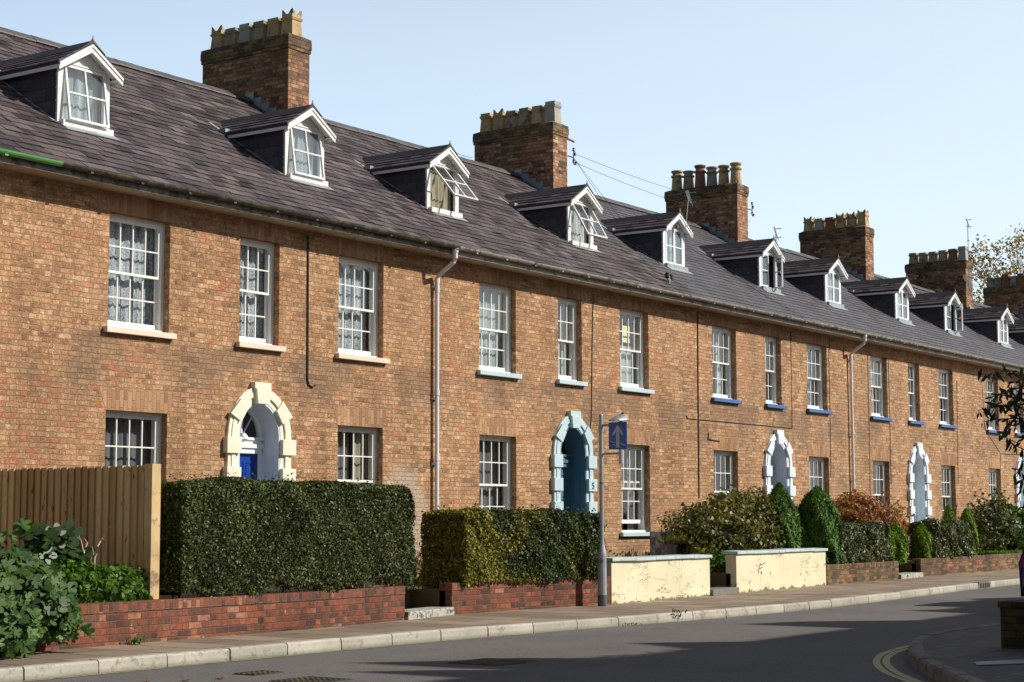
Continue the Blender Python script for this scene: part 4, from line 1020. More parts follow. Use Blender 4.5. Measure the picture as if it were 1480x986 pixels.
def goldgrad(s, col, isl):
    sp = s.n('SeparateXYZ'); s.put(sp.inputs[0], s.pos())
    k = s.M('ADD', s.mr(sp.outputs[0], 21.0, 23.2, 1, 0), s.mr(s.noise(1.6, 3), .35, .65, -.45, .45))
    return s.mix(s.mr(k, .25, .75, 0, 1, True), col, s.ramp(isl, [(0, (.06, .065, .010)), (.5, (.16, .155, .022)), (.85, (.28, .25, .035)), (1, (.38, .34, .06))]))
M['gold'] = leaf_mat('golden_privet_leaf', [(0, (.022, .034, .012)), (.5, (.05, .075, .022)), (1, (.10, .12, .04))], .5, .14, .25, goldgrad)
hedge('hedge', 14.55, 19.36, 1.1, .55, 1.93, 95000, M['privet'], .036, 'long dark green clipped hedge with a rounded right end, right of the fence', y_off=-.02, rnd=.10, endround=.46, rough=.045, lumps=.035, seed=1, under=.13)
hedge('hedge', 20.72, 24.15, .86, .50, 1.58, 56000, M['gold'], .046, 'shorter square hedge, yellow at its left end and green at the right', y_off=-.09, rnd=.07, rough=.05, lumps=.035, seed=4, under=.05)
# ================================================================ bushes
def blob_pts(c, rad, n, power=1.0, shell=.75, seed=0, lumps=.2, freq=2.2, zmin=None):
    d = rng.normal(0, 1, (n, 3)); d /= np.linalg.norm(d, axis=1)[:, None]
    r = shell+(1-shell)*rng.uniform(0, 1, n)**.5; r = np.where(rng.uniform(0, 1, n) < .25, rng.uniform(.3, 1, n), r)
    L = 1+lumps*lump(d*1.0, freq, seed)
    P = d*r[:, None]*L[:, None]*np.array(rad)+np.array(c)
    if zmin is not None: k = P[:, 2] > zmin; P, d = P[k], d[k]
    return P, d
def shrub(name, c, rad, n, mat, size, label, shape='oval', lumps=.2, freq=2.2, seed=0, shell=.6, cat='shrub', group=None, sprigs=0, spread=.8, core=None, subs=None, gz=.47):
    t = thing(name, label, cat, (c[0], c[1], gz), group)
    Ps = []; Ns = []
    P, N_ = blob_pts(c, rad, n, seed=seed, lumps=lumps, freq=freq, shell=shell, zmin=gz); Ps.append(P); Ns.append(N_)
    r3 = random.Random(seed+50); st = MB()
    for (dx, dy, dz, sx, sy, sz, m_) in (subs or []):
        P, N_ = blob_pts((c[0]+dx, c[1]+dy, c[2]+dz), (sx, sy, sz), m_, seed=seed+7, lumps=lumps, freq=freq, shell=shell, zmin=gz); Ps.append(P); Ns.append(N_)
        st.tube([(c[0]+dx*.2, c[1]+dy*.2, gz), (c[0]+dx, c[1]+dy, c[2]+dz)], [.02, .008], 5)
    for i in range(sprigs):
        a = r3.uniform(0, 6.28); e = r3.uniform(.3, 1.2)
        d = Vector((math.cos(a)*math.cos(e)*rad[0], math.sin(a)*math.cos(e)*rad[1], math.sin(e)*rad[2])); p0 = Vector(c)+d*.6; p1 = Vector(c)+d*r3.uniform(1.15, 1.45)
        st.tube([Vector((c[0]+d.x*.1, c[1]+d.y*.1, gz)), p0, p1], [.014, .009, .003], 5)
        k = 14; tt = np.linspace(0.1, 1, k)[:, None]; P = np.array(p0)*(1-tt)+np.array(p1)*tt+rng.normal(0, .03, (k, 3)); Ps.append(P); Ns.append(rng.normal(0, 1, (k, 3)))
    for i in range(9):
        a = r3.uniform(0, 6.28); st.tube([(c[0], c[1], gz), (c[0]+math.cos(a)*rad[0]*.35, c[1]+math.sin(a)*rad[1]*.35, c[2]), (c[0]+math.cos(a)*rad[0]*.8, c[1]+math.sin(a)*rad[1]*.8, c[2]+rad[2]*r3.uniform(-.2, .7))], [.022, .014, .005], 5)
    leaves('foliage', mat, np.vstack(Ps), np.vstack(Ns), size, shape, t, W[t], spread=spread, cup=.2)
    B(st, 'branches', M['bark'], t)
    if core:
        m = MB(); m.lathe((c[0], c[1], c[2]), [(.01, -rad[2]*core), (rad[0]*core*.8, -rad[2]*core*.6), (rad[0]*core, 0), (rad[0]*core*.75, rad[2]*core*.6), (.01, rad[2]*core)], 10); 
        sy = rad[1]/rad[0]; m.v = [(x, c[1]+(y-c[1])*sy, z) for x, y, z in m.v]
        B(m, 'inner_branches', M['core'], t)
    return t
# ---- fig bush at left
M['fig'] = leaf_mat('fig_leaf', [(0, (.020, .052, .012)), (.4, (.045, .10, .022)), (.75, (.085, .155, .042)), (1, (.15, .22, .09))], .5, .28, .25)
M['figdark'] = leaf_mat('dark_fig_leaf', [(0, (.02, .045, .014)), (.6, (.035, .075, .02)), (1, (.12, .20, .04))], .45, .2, .4)
t = thing('fig_bush', 'big-leaved fig bush spilling over the wall onto the pavement at the left', 'shrub', (12.9, 14.6, .12))
Ps, Ns = [], []
for (px, py, Y, rx, rz_, m_) in ((5, 862, 14.35, .50, .36, 400), (42, 882, 14.2, .46, .30, 400), (0, 910, 14.15, .38, .34, 330), (72, 900, 14.35, .26, .20, 160), (5, 826, 14.6, .36, .20, 220), (45, 842, 14.6, .30, .14, 120), (-30, 860, 14.3, .8, .6, 340)):
    c = at(px, py, Y); P, N_ = blob_pts(c, (rx, .40, rz_), m_, shell=.7, lumps=.15, seed=px, zmin=.16); Ps.append(P); Ns.append(N_+np.array([-.3, -1.0, .5]))
P = np.vstack(Ps); N_ = np.vstack(Ns)
leaves('foliage', M['fig'], P, N_, .125, 'fig', t, W[t], spread=.75, cup=.32, up=(-.1, -.3, -.8), sv=.5)
st = MB(); r3 = random.Random(9)
for i in range(22):
    q = P[r3.randrange(len(P))]; st.tube([(13.1+r3.uniform(-.5, .3), 14.75, .35), ((13.1+q[0])/2, (14.7+q[1])/2+.1, q[2]*.6+.35), tuple(q)], [.02, .013, .006], 6)
B(st, 'branches', M['bark'], t)
m = MB(); m.lathe(tuple(at(15, 860, 14.7)), [(.01, -.6), (.5, -.3), (.62, 0), (.4, .28), (.01, .4)], 10); m.v = [(x, 14.7+(y-14.7)*.35, z) for x, y, z in m.v]; B(m, 'inner_branches', M['core'], t)
t = thing('fig_bush', 'dark upright fig shoot with big leaves against the fence', 'shrub', tuple(at(65, 850, 15.2)))
Ps = []; 
for (px, py, m_) in ((45, 768, 9), (60, 780, 14), (80, 775, 16), (95, 785, 12), (50, 800, 18), (75, 800, 18), (30, 810, 14), (100, 800, 8)):
    c = at(px, py, 15.3); P, N_ = blob_pts(c, (.14, .14, .10), m_); Ps.append(P)
P = np.vstack(Ps); leaves('foliage', M['figdark'], P, np.tile([(-.2, -.5, .9)], (len(P), 1)), .25, 'fig', t, W[t], spread=.4, cup=.1, up=(-.1, -.5, -.5))
B(MB().tube([at(65, 850, 15.2), at(62, 800, 15.25), at(62, 778, 15.3)], [.02, .012, .008], 6).tube([at(70, 850, 15.2), at(85, 800, 15.25), at(88, 778, 15.3)], [.015, .01, .008], 6), 'branches', M['bark'], t)
M['bright'] = leaf_mat('bright_leaf', [(0, (.035, .08, .010)), (.5, (.07, .15, .018)), (1, (.13, .24, .035))], .5, .3, .2)
c = at(150, 862, 15.15)
shrub('leafy_plant', (c[0]+.0, 15.15, .62), (.62, .45, .36), 4200, M['bright'], .07, 'bright green small-leaved bush behind the wall, left of the fence post', 'oval', lumps=.12, seed=3, shell=.8, core=.8, subs=[(-.55, 0, .12, .4, .35, .3, 1600), (.35, 0, -.05, .35, .35, .22, 900)])
# dry twigs
t = thing('dead_twigs', 'pale dry twigs sticking up in front of the fence', 'twigs', tuple(at(130, 822, 15.3)))
m = MB(); r3 = random.Random(4)
for pl in ([(125, 822), (121, 800), (117, 782), (111, 768)], [(121, 800), (126, 785), (122, 778)], [(126, 822), (135, 800), (141, 790), (148, 778), (150, 775)], [(135, 800), (133, 790)], [(148, 778), (151, 784), (150, 800)], [(104, 822), (108, 805), (110, 797)],
           [(85, 810), (95, 806), (106, 812)], [(80, 815), (98, 809), (112, 806)], [(117, 782), (111, 776)], [(128, 822), (118, 805), (124, 790)], [(136, 822), (137, 806), (145, 792)]):
    m.tube([at(x, y, 15.25+r3.uniform(-.08, .08)) for x, y in pl], [.009]*(len(pl)-1)+[.004], 5)
B(m, 'twig', plain('dry_twig', (.38, .31, .24), .8, .2), t)
# ---- garden of second / third house
M['olive'] = leaf_mat('olive_shrub_leaf', [(0, (.035, .045, .012)), (.45, (.085, .10, .022)), (.8, (.17, .165, .035)), (1, (.34, .22, .05))], .45, .25, .35)
M['thuja'] = leaf_mat('conifer_spray', [(0, (.022, .06, .012)), (.5, (.06, .145, .02)), (.85, (.12, .24, .035)), (1, (.20, .34, .06))], .6, .2, .3)
M['thujagold'] = leaf_mat('gold_conifer_spray', [(0, (.05, .11, .010)), (.5, (.16, .27, .028)), (1, (.32, .42, .05))], .6, .25, .3)
M['redleaf'] = leaf_mat('red_shrub_leaf', [(0, (.12, .07, .03)), (.3, (.26, .13, .045)), (.6, (.38, .13, .06)), (.85, (.46, .15, .09)), (1, (.28, .27, .05))], .45, .25, .4)
M['ivy'] = leaf_mat('ivy_leaf', [(0, (.035, .05, .018)), (.5, (.075, .10, .035)), (1, (.18, .20, .08))], .45, .15, .4)
M['laurel'] = leaf_mat('laurel_leaf', [(0, (.03, .07, .012)), (.5, (.06, .12, .02)), (1, (.12, .20, .04))], .4, .25, .4)
Y = 16.3; c = at(1048, 780, Y)
shrub('flowering_shrub', (c[0], Y, 1.15), (2.0, .7, .50), 7500, M['olive'], .075, 'wide straggly olive green shrub behind the cream walls', 'oval', lumps=.28, freq=3, seed=5, shell=.45, sprigs=70,
      subs=[(.9, 0, .45, .8, .5, .45, 2600), (-.9, .0, .25, .7, .5, .4, 1500), (0.1, 0, .55, .6, .4, .35, 1000), (1.5, 0, .2, .7, .5, .6, 2200)], core=.42)
def conifer(px, pw_, pt, pb, Y, mat, label, n=9000, group='clipped conifers', size=.10, seed=0, tip=.4):
    base = at(px, pb, Y); top = at(px, pt, Y); depth_ = base.length
    hw = pw_/2/ (FPX/ (ray(px, pb)@_f) / (Y/ray(px, pb)[1]))     # half width in metres perpendicular to the view
    H = top.z-.45
    t = thing('conifer', label, 'conifer', (base.x, Y, .47), group)
    z = rng.uniform(0, 1, n)**.8; a = rng.uniform(0, 2*math.pi, n)
    prof = lambda z: np.interp(z, [0, .12, .45, .75, .9, 1], [.82, .95, 1.0, .70*(1-tip)+.5*tip+.1, .42*(1-tip)+.25*tip, .03])
    rr_ = prof(z)*hw*(1+.10*np.sin(a*5+z*9+seed)+.09*np.sin(a*11+z*17)+.05*np.sin(a*23+z*31))*np.where(rng.uniform(0, 1, n) < .2, rng.uniform(.6, 1, n), rng.uniform(.86, 1.10, n))
    P = np.stack([base.x+rr_*np.cos(a), Y+rr_*np.sin(a)*.9, .47+z*H], 1)
    N_ = np.stack([np.cos(a), np.sin(a), .25*np.ones(n)], 1)
    leaves('foliage', mat, P, N_, size, 'needle', t, W[t], spread=.5, up=N_*.55+np.array([0, 0, 1.0]), cup=.0)
    B(MB().lathe((base.x, Y, .47), [(hw*.7, 0), (hw*.85, H*.4), (hw*.5, H*.75), (.02, H*.95)], 10), 'inner_branches', M['core'], t)
    B(MB().tube([(base.x, Y, .3), (base.x, Y, .47+H*.8)], [.05, .01], 6), 'trunk', M['bark'], t)
conifer(1128, 56, 703, 815, 16.0, M['thuja'], 'pointed dark green conifer left of its wider neighbour, behind the cream wall', 17000, seed=1, tip=.3, size=.11)
conifer(1183, 62, 708, 830, 16.1, M['thuja'], 'broad round-topped conifer at the right end of the cream wall', 19000, seed=2, tip=-.2, size=.11)
conifer(1296, 30, 760, 822, 15.9, M['thujagold'], 'low yellow-green conifer just left of the narrow gateway', 9000, seed=3, tip=-.6)
conifer(1281, 22, 762, 818, 15.95, M['thujagold'], 'slim yellow-green conifer between the ivy hedge and its wider twin', 6000, seed=9, tip=-.5)
conifer(1334, 27, 760, 822, 16.2, M['thujagold'], 'low yellow-green conifer right of the narrow gateway', 8000, seed=4, tip=-.6)
conifer(1399, 28, 738, 815, 16.45, M['thujagold'], 'tall yellow-green conifer at the right end of the far hedge', 8000, seed=5, tip=.2)
conifer(1372, 24, 732, 790, 17.2, M['thujagold'], 'small pale conifer peeping over the far hedge', 5000, seed=6, tip=.3)
a_ = at(1213, 800, 15.7)[0]; b_ = at(1284, 800, 15.8)[0]
hedge('hedge', a_, b_, .7, .5, at(1250, 758, 15.9)[2], 16000, M['ivy'], .06, 'ivy-grown hedge right of the broad conifer, over the brown wall', y_off=.12, rnd=.1, rough=.05, lumps=.06, seed=6, shape='oval')
a_ = at(1346, 800, 16.0)[0]; b_ = at(1393, 800, 16.2)[0]
hedge('hedge', a_, b_, .7, .5, at(1370, 755, 16.2)[2], 16000, M['ivy'], .06, 'dull green hedge trailing over the brown wall, right of the gateway', y_off=.05, rnd=.12, rough=.05, lumps=.07, seed=7, shape='oval')
c = at(1262, 735, 17.1)
shrub('red_shrub', (c[0]-.3, 17.1, 1.25), (1.85, .65, .72), 9500, M['redleaf'], .08, 'reddish autumn shrub against the facade behind the ivy hedge', 'oval', lumps=.2, freq=2.5, seed=8, shell=.55, sprigs=14, core=.65, subs=[(-.7, 0, .35, .9, .5, .5, 2600)])
c = at(1428, 760, 17.2)
shrub('spotted_shrub', (c[0], 17.1, 1.2), (1.1, .55, .9), 3600, M['ivy'], .10, 'loose upright shrub with gaps in front of the far ground floor window', 'oval', lumps=.3, freq=3, seed=9, shell=.4, sprigs=12)
c = at(1470, 775, 16.9)
shrub('laurel', (c[0]+.3, 16.9, 1.05), (1.7, .6, .68), 6500, M['laurel'], .13, 'glossy bright green laurel at the right edge behind the brown wall', 'oval', lumps=.2, seed=10, shell=.6, core=.6, subs=[(-.9, 0, -.1, .8, .5, .5, 1800)])
# plants behind first cream wall and at gateway
c = at(1035, 815, 16.0)
shrub('leafy_plant', (c[0], 16.0, .62), (.55, .4, .3), 900, M['bright'], .11, 'pale yellow-green plant seen through the gateway between the cream walls', 'lance', lumps=.1, seed=12, shell=.4)
c = at(905, 800, 16.6)
shrub('leafy_plant', (c[0]+.9, 17.3, .55), (1.9, .4, .28), 1100, M['olive'], .07, 'low sparse plants behind the cream wall by the lamp post', 'oval', lumps=.3, seed=13, shell=.3)
c = at(596, 815, 16.9)
shrub('leafy_plant', (c[0], 16.9, .6), (.7, .5, .5), 900, M['olive'], .06, 'thin leggy plant in the gap between the two clipped hedges', 'lance', lumps=.2, seed=14, shell=.3, sprigs=8)
# lawn beyond the far wall, moss in the gateway
def grass(name, xa, xb, ya, yb, z, n, mat, size, label):
    P = np.stack([rng.uniform(xa, xb, n), rng.uniform(ya, yb, n), np.full(n, z)+rng.uniform(-.01, .03, n)], 1)
    o = leaves(name, mat, P, np.tile([(0, -.4, .3)], (n, 1)), size, 'needle', None, ((xa+xb)/2, (ya+yb)/2, z), spread=.5, up=(0, 0, 1.2), cup=0)
    tag(o, label, 'grass', kind='stuff')
grass('grass', 47.2, 58, 16.3, 17.2, .53, 16000, M['bright'], .10, 'strip of sunlit lawn behind the far brown wall')
M['moss'] = leaf_mat('moss', [(0, (.10, .10, .03)), (.6, (.20, .18, .08)), (1, (.30, .26, .16))], .8, .1, .1)
grass('gravel_moss', 19.0, 21.6, 15.6, 17.6, .49, 9000, M['moss'], .035, 'mossy gravel path between the two hedges')
# weeds at the foot of the wall
def weed(px, py, n, size, label, w=.16, h=.10, mat='bright'):
    c = gnd(px, py, .12); 
    P = np.array(c)+rng.normal(0, 1, (n, 3))*np.array([w, .05, .0])+np.stack([np.zeros(n), np.zeros(n), rng.uniform(0, h, n)], 1)
    o = leaves('weed', M[mat], P, np.tile([(0, -.6, .5)], (n, 1)), size, 'lance', None, tuple(c), spread=.8, up=(0, 0, .8)); tag(o, label, 'weed')
M['weedy'] = leaf_mat('yellow_weed', [(0, (.14, .13, .03)), (1, (.33, .27, .08))], .6, .2, .3)
weed(133, 930, 260, .085, 'ragged green weed at the foot of the red wall near the fig', .10, .17)
weed(105, 934, 200, .065, 'yellowing weeds on the pavement beside the fig bush', .13, .06, 'weedy')
weed(83, 937, 90, .06, 'small green tuft nearest the fig bush', .04, .07)
weed(200, 931, 80, .06, 'small weed at the wall foot below the fence post', .04, .07)
weed(979, 896, 60, .055, 'small dark weed growing from the kerb joint', .035, .13, 'privet')
weed(913, 904, 40, .04, 'flat tuft of weed in the kerb joint below the lamp post', .08, .03)
# grey slab leaning by shrub
c = at(972, 808, 16.9)
m = MB().box(c[0]-.1, c[0]+.55, 16.75, 17.35, .47, at(980, 768, 16.8)[2])
o = B(m, 'planter_box', plain('weathered_grey_board', (.20, .185, .19), .8, .2, 3, dirt=(3, .5, .6, (.5, .52, .54))), org=(c[0], 17, .47), bevel=.02); tag(o, 'grey weathered box standing against the shrub behind the cream wall', 'box')
# ================================================================ lamp post with sign
PY = wy(24.95)-.20; PX = at(870.5, 860, PY).x
lp = thing('sign_post', 'grey steel post carrying a small lamp and a blue arrow sign', 'sign post', (PX, PY, .12))
m = MB(); m.lathe((PX, PY, .12), [(.072, 0), (.070, .78), (.066, .82), (.042, .95), (.036, 1.02), (.034, 2.98), (.030, 2.99)], 16)
B(m, 'pole', M['metal'], lp, smooth=False)
B(MB().lathe((PX, PY, .12), [(.074, 0), (.074, .17), (.070, .175)], 16), 'base_band', M['darkmetal'], lp)
B(MB().lathe((PX, PY, 2.02), [(.037, 0), (.037, .02)], 12), 'pole_band', M['darkmetal'], lp)
zt = at(872, 616, PY).z; zl = at(872, 656.5, PY).z
sy = PY-.36
m = MB(); m.tube([(PX, PY, zt-.06), (PX, PY, zt-.02), (PX, PY-.04, zt+.01), (PX, sy+.02, zt+.015)], .02, 8); m.tube([(PX, PY, zl), (PX, sy, zl+.005)], .018, 8)
m.lathe((PX, PY, zt-.1), [(.042, 0), (.042, .12)], 12).lathe((PX, PY, zl-.04), [(.042, 0), (.042, .08)], 12)
m.tube([(PX, sy, zl-.16), (PX, sy, zt+.12)], .032, 10)
B(m, 'bracket', M['metal'], lp)
ra = at(893, 650, sy); yc = sy+.02
z1 = at(893, 610, sy).z; z0 = at(893, 649.5, sy).z; hw = .165
sign = MB().box(PX-.055, PX-.047, yc-hw, yc+hw, z0, z1)
sg = B(sign, 'sign_plate', plain('sign_blue', (.012, .13, .52), .35, .04), lp, bevel=.0)
B(MB().box(PX-.047, PX-.035, yc-hw+.02, yc+hw-.02, z0+.08, z0+.1).box(PX-.047, PX-.035, yc-hw+.02, yc+hw-.02, z1-.1, z1-.08), 'sign_rail', M['metal'], sg)
M['signwhite'] = plain('sign_reflective_grey', (.48, .50, .56), .45, .04)
h = z1-z0; cz = (z0+z1)/2; xs = PX-.0575; cy_ = yc
ar = [(0, .40), (-.27, .12), (-.27, -.02), (-.085, .17), (-.085, -.42), (.085, -.42), (.085, .17), (.27, -.02), (.27, .12)]
ap = [(xs, cy_+u*(.33), cz+v*h) for u, v in ar]
vs = [Vector(p) for p in ap]; mm = MB()
# arrow from convex pieces
A_ = lambda u, v, d=0: (xs+d, cy_+u*.33, cz+v*h)
for poly in ([(-.085, -.42), (.085, -.42), (.085, .17), (0, .255), (-.085, .17)], [(0, .40), (-.27, .12), (-.27, -.02), (0, .255)], [(0, .40), (0, .255), (.27, -.02), (.27, .12)]):
    mm.prism([A_(u, v) for u, v in poly], (0, 0, 0), (.002, 0, 0))
B(mm, 'white_arrow', M['signwhite'], sg)
sc_ = MB()
for pl in ([(.42, -.19), (.2, -.25), (.05, -.24), (-.12, -.30), (-.46, -.38)], [(-.05, -.22), (-.25, -.30), (-.42, -.33)], [(.28, -.30), (.1, -.36), (.05, -.40)], [(.10, -.44), (-.1, -.41), (-.2, -.45)]):
    sc_.tube([A_(u, v, -.001) for u, v in pl], .0045, 4)
B(sc_, 'scratch', M['signwhite'], sg)
# small lamp above the sign
lm = MB(); zz_ = z1+.01
lm.hexa([(PX-.20, yc-.10, zz_+.01), (PX+.06, yc-.13, zz_+.0), (PX+.06, yc+.13, zz_+.0), (PX-.20, yc+.10, zz_+.01), (PX-.20, yc-.07, zz_+.03), (PX+.05, yc-.11, zz_+.10), (PX+.05, yc+.11, zz_+.10), (PX-.20, yc+.07, zz_+.03)])
lm = MB()
prof = []
n = 9
for j, (xx, hh, ww) in enumerate([(-.24, .012, .05), (-.20, .03, .10), (-.12, .055, .125), (-.02, .085, .13), (.04, .10, .12), (.07, .085, .09)]):
    prof.append([(PX+xx, yc-.02+ww*math.cos(t), zz_+hh*math.sin(t)+.035*j/5) for t in np.linspace(0, math.pi, n)]+[(PX+xx, yc-.02-ww, zz_-.005+.035*j/5), (PX+xx, yc-.02+ww, zz_-.005+.035*j/5)])
k = n+2; vs = [p for r_ in prof for p in r_]; fs = [tuple(range(k))[::-1], tuple(range(5*k, 6*k))]
for i in range(5):
    for j in range(k): fs.append((i*k+j, i*k+(j+1) % k, (i+1)*k+(j+1) % k, (i+1)*k+j))
lm.add(vs, fs); lm.tube([(PX+.05, yc-.02, zz_+.12), (PX+.045, yc-.05, zz_+.15), (PX+.03, yc-.07, zz_+.05)], .018, 8)
B(lm, 'lamp_head', M['metal'], lp)
# ================================================================ road furniture
def cover(px, py, rx, ry, label, name='manhole_cover', rnd=False):
    c = gnd(px, py, 0); t = thing(name, label, 'manhole', (c.x, c.y, .004), 'iron covers in the road')
    B(MB().box(c.x-rx, c.x+rx, c.y-ry, c.y+ry, .001, .006), 'iron_frame', M['gutter'], t)
    m = MB().box(c.x-rx+.02, c.x+rx-.02, c.y-ry+.02, c.y+ry-.02, .0055, .0075)
    nx = int(rx*2/.07); ny = int(ry*2/.07)
    for i in range(nx):
        for j in range(ny):
            x = c.x-rx+.03+i*.07; y = c.y-ry+.03+j*.07; m.box(x, x+.045, y, y+.045, .0061, .012)
    B(m, 'cover_plate', M['gutter'], t)
cover(712, 957.5, .36, .32, 'iron manhole cover on the shadow edge in the road')
cover(450, 984, .30, .25, 'iron cover at the bottom edge of the road')
cover(375, 973.5, .22, .14, 'smaller iron cover in the sunlit road')
gc = gnd(1390, 846.5, .05); yk = lerp_line(KERB, gc.x)
gt = thing('kerb_drain', 'dark kerb inlet drain in the pale kerb at the right', 'drain', (gc.x, yk, 0))
B(MB().box(gc.x-.36, gc.x+.36, yk-.035, yk+.10, .0, .139), 'iron_surround', M['kerbdark'], gt)
m = MB().box(gc.x-.29, gc.x+.29, yk-.040, yk-.034, .022, .115)
B(m, 'inlet_opening', M['black'], gt)
m = MB()
for i in range(4): m.box(gc.x-.22+i*.14, gc.x-.20+i*.14, yk-.046, yk-.0405, .022, .115)
B(m, 'inlet_bars', M['gutgrey'], gt)
lv = MB(); r3 = random.Random(2)
M['deadleaf'] = plain('fallen_leaf', (.16, .07, .03), .8, .3)
for i, (px, py) in enumerate([(318, 981), (268, 984), (210, 986), (1018, 889), (1012, 890)]):
    c = gnd(px, py, .006); a = r3.uniform(0, 6)
    o = B(MB().prism([(c.x+.05*math.cos(a+q)*(1 if k_ % 2 else .55), c.y+.05*math.sin(a+q)*(1 if k_ % 2 else .55), .006+.012*(k_ % 2)) for k_, q in enumerate(np.linspace(0, 5.5, 8))], (0, 0, 0), (0, 0, .003)), 'fallen_leaf', M['deadleaf'], org=(c.x, c.y, .006))
    tag(o, ['brown leaf on the sunlit road below the second iron cover', 'tiny brown leaf nearest the bottom left of the road', 'leftmost fallen leaf at the bottom edge', 'brown leaf in the gutter by the cream walls', 'small leaf beside the kerb left of its twin'][i], 'leaf', 'fallen leaves on the road')
# near wall at the right edge
q0 = gnd(1447, 937, .12); 
nw = thing('garden_wall', 'dark mossy brick pillar and wall in the shade at the right edge', 'wall', (q0.x, q0.y, .12))
zt = at(1447, 869, q0.y).z
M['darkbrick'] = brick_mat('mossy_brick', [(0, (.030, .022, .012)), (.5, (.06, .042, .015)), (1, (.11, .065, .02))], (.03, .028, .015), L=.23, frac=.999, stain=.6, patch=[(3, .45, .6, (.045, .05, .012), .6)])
B(MB().box(q0.x, q0.x+.46, q0.y-.46, q0.y, .12, zt-.06), 'pillar', M['darkbrick'], nw, bevel=.006)
B(MB().box(q0.x-.02, q0.x+.48, q0.y-.48, q0.y+.02, zt-.06, zt), 'pillar_cap', M['darkbrick'], nw, bevel=.01)
B(MB().hexa([(q0.x+.1, q0.y-.46, .12), (q0.x+.34, q0.y-.46, .12), (q0.x+.9, q0.y-9, .12), (q0.x+.6, q0.y-9, .12), (q0.x+.1, q0.y-.46, zt-.1), (q0.x+.34, q0.y-.46, zt-.1), (q0.x+.9, q0.y-9, zt-.1), (q0.x+.6, q0.y-9, zt-.1)]), 'wall', M['darkbrick'], nw)
# pale service strip on the corner paving
cs = [gnd(1408, 957.5, .124), gnd(1500, 953, .124), gnd(1500, 959, .124), gnd(1412, 962, .124)]
o = B(MB().prism(cs, (0, 0, 0), (0, 0, .006)), 'cover_slab', M['darkmetal'], org=cs[0]); tag(o, 'long pale cover strip set in the shaded corner paving', 'slab')
# ================================================================ parked car (only its rear corner is in the frame)
cc = at(1476.6, 868, 0+1e-6+9.9); CXr = cc.x; CYl = 9.9
M['carpaint'] = plain('dark_blue_car_paint', (.015, .03, .10), .2, .05)
M['cartyre'] = plain('tyre_rubber', (.02, .02, .02), .8, .1)
M['taillamp'] = plain('red_lamp_lens', (.45, .012, .01), .2, .1)
M['carglass'] = plain('dark_car_glass', (.01, .012, .015), .05, .1)
car = thing('parked_car', 'dark blue parked hatchback, only its rear corner and red tail lamp showing', 'car', (CXr+2, CYl-.87, 0))
L_, Wd = 4.0, 1.72
side = [(0.02, .22), (0, .45), (.03, .70), (.10, .88), (.34, 1.36), (.60, 1.46), (1.9, 1.47), (2.7, .98), (3.7, .86), (3.98, .66), (4.0, .25)]
half = [1.0, 1.0, 1.0, .97, .80, .76, .76, .93, .95, .97, 1.0]
vs = []; k = len(side)
secs = [(-1, 0), (-.93, 1), (0, 1.0), (.93, 1), (1, 0)]
for (x, z), hwf in zip(side, half):
    for sgn in (-1, 1): vs.append((CXr+x, CYl-Wd/2+sgn*Wd/2*hwf, z))
fs = [(2*i, 2*i+1, 2*i+3, 2*i+2) for i in range(k-1)]+[(2*(k-1), 2*(k-1)+1, 1, 0)]
fs += [tuple(2*i for i in range(k))[::-1], tuple(2*i+1 for i in range(k))]
B(MB().add(vs, fs), 'body', M['carpaint'], car, bevel=.06)
for sgn in (1, -1):
    yy = CYl-Wd/2+sgn*(Wd/2-.0)
    for wx in (.72, 3.2):
        w_ = MB(); ring_ = []
        w_.v = []; prof = [(.19, -.02), (.29, -.02), (.31, .01), (.31, .17), (.29, .2), (.19, .2)]
        n = 20
        for (r_, dy) in prof: w_.v += [(CXr+wx+r_*math.cos(2*math.pi*i/n), yy+sgn*(.02-dy), .31+r_*math.sin(2*math.pi*i/n)) for i in range(n)]
        for i in range(len(prof)-1):
            for j in range(n): w_.f.append((i*n+j, i*n+(j+1) % n, (i+1)*n+(j+1) % n, (i+1)*n+j))
        wh = B(w_, 'wheel', M['cartyre'], car)
        B(MB().tube([(CXr+wx, yy+sgn*.015, .31), (CXr+wx, yy-sgn*.14, .31)], .19, 16), 'rim', M['metal'], wh)
    a, b = sorted((yy+sgn*.012, yy-sgn*.22))
    B(MB().hexa([(CXr-.012, a, .64), (CXr+.12, a, .64), (CXr+.12, b, .64), (CXr-.012, b, .64), (CXr+.05, a, .86), (CXr+.16, a, .86), (CXr+.16, b, .86), (CXr+.05, b, .86)]), 'tail_lamp', M['taillamp'], car, bevel=.01)
    ys = CYl-Wd/2+sgn*Wd/2*.97; yt_ = CYl-Wd/2+sgn*Wd/2*.80
    B(MB().prism([(CXr+.40, ys-sgn*.02, .93), (CXr+2.55, ys-sgn*.01, .98), (CXr+1.95, yt_-sgn*.0, 1.38), (CXr+.55, yt_-sgn*.0, 1.36)], (0, 0, 0), (0, sgn*.02, 0)), 'side_window', M['carglass'], car)
B(MB().hexa([(CXr+.09, CYl-Wd+.2, .93), (CXr+.15, CYl-Wd+.2, .90), (CXr+.15, CYl-.2, .90), (CXr+.09, CYl-.2, .93), (CXr+.28, CYl-Wd+.3, 1.33), (CXr+.36, CYl-Wd+.3, 1.30), (CXr+.36, CYl-.3, 1.30), (CXr+.28, CYl-.3, 1.33)]), 'rear_window', M['carglass'], car)
B(MB().box(CXr-.05, CXr+.1, CYl-Wd+.03, CYl-.03, .30, .50), 'bumper', M['carpaint'], car, bevel=.03)
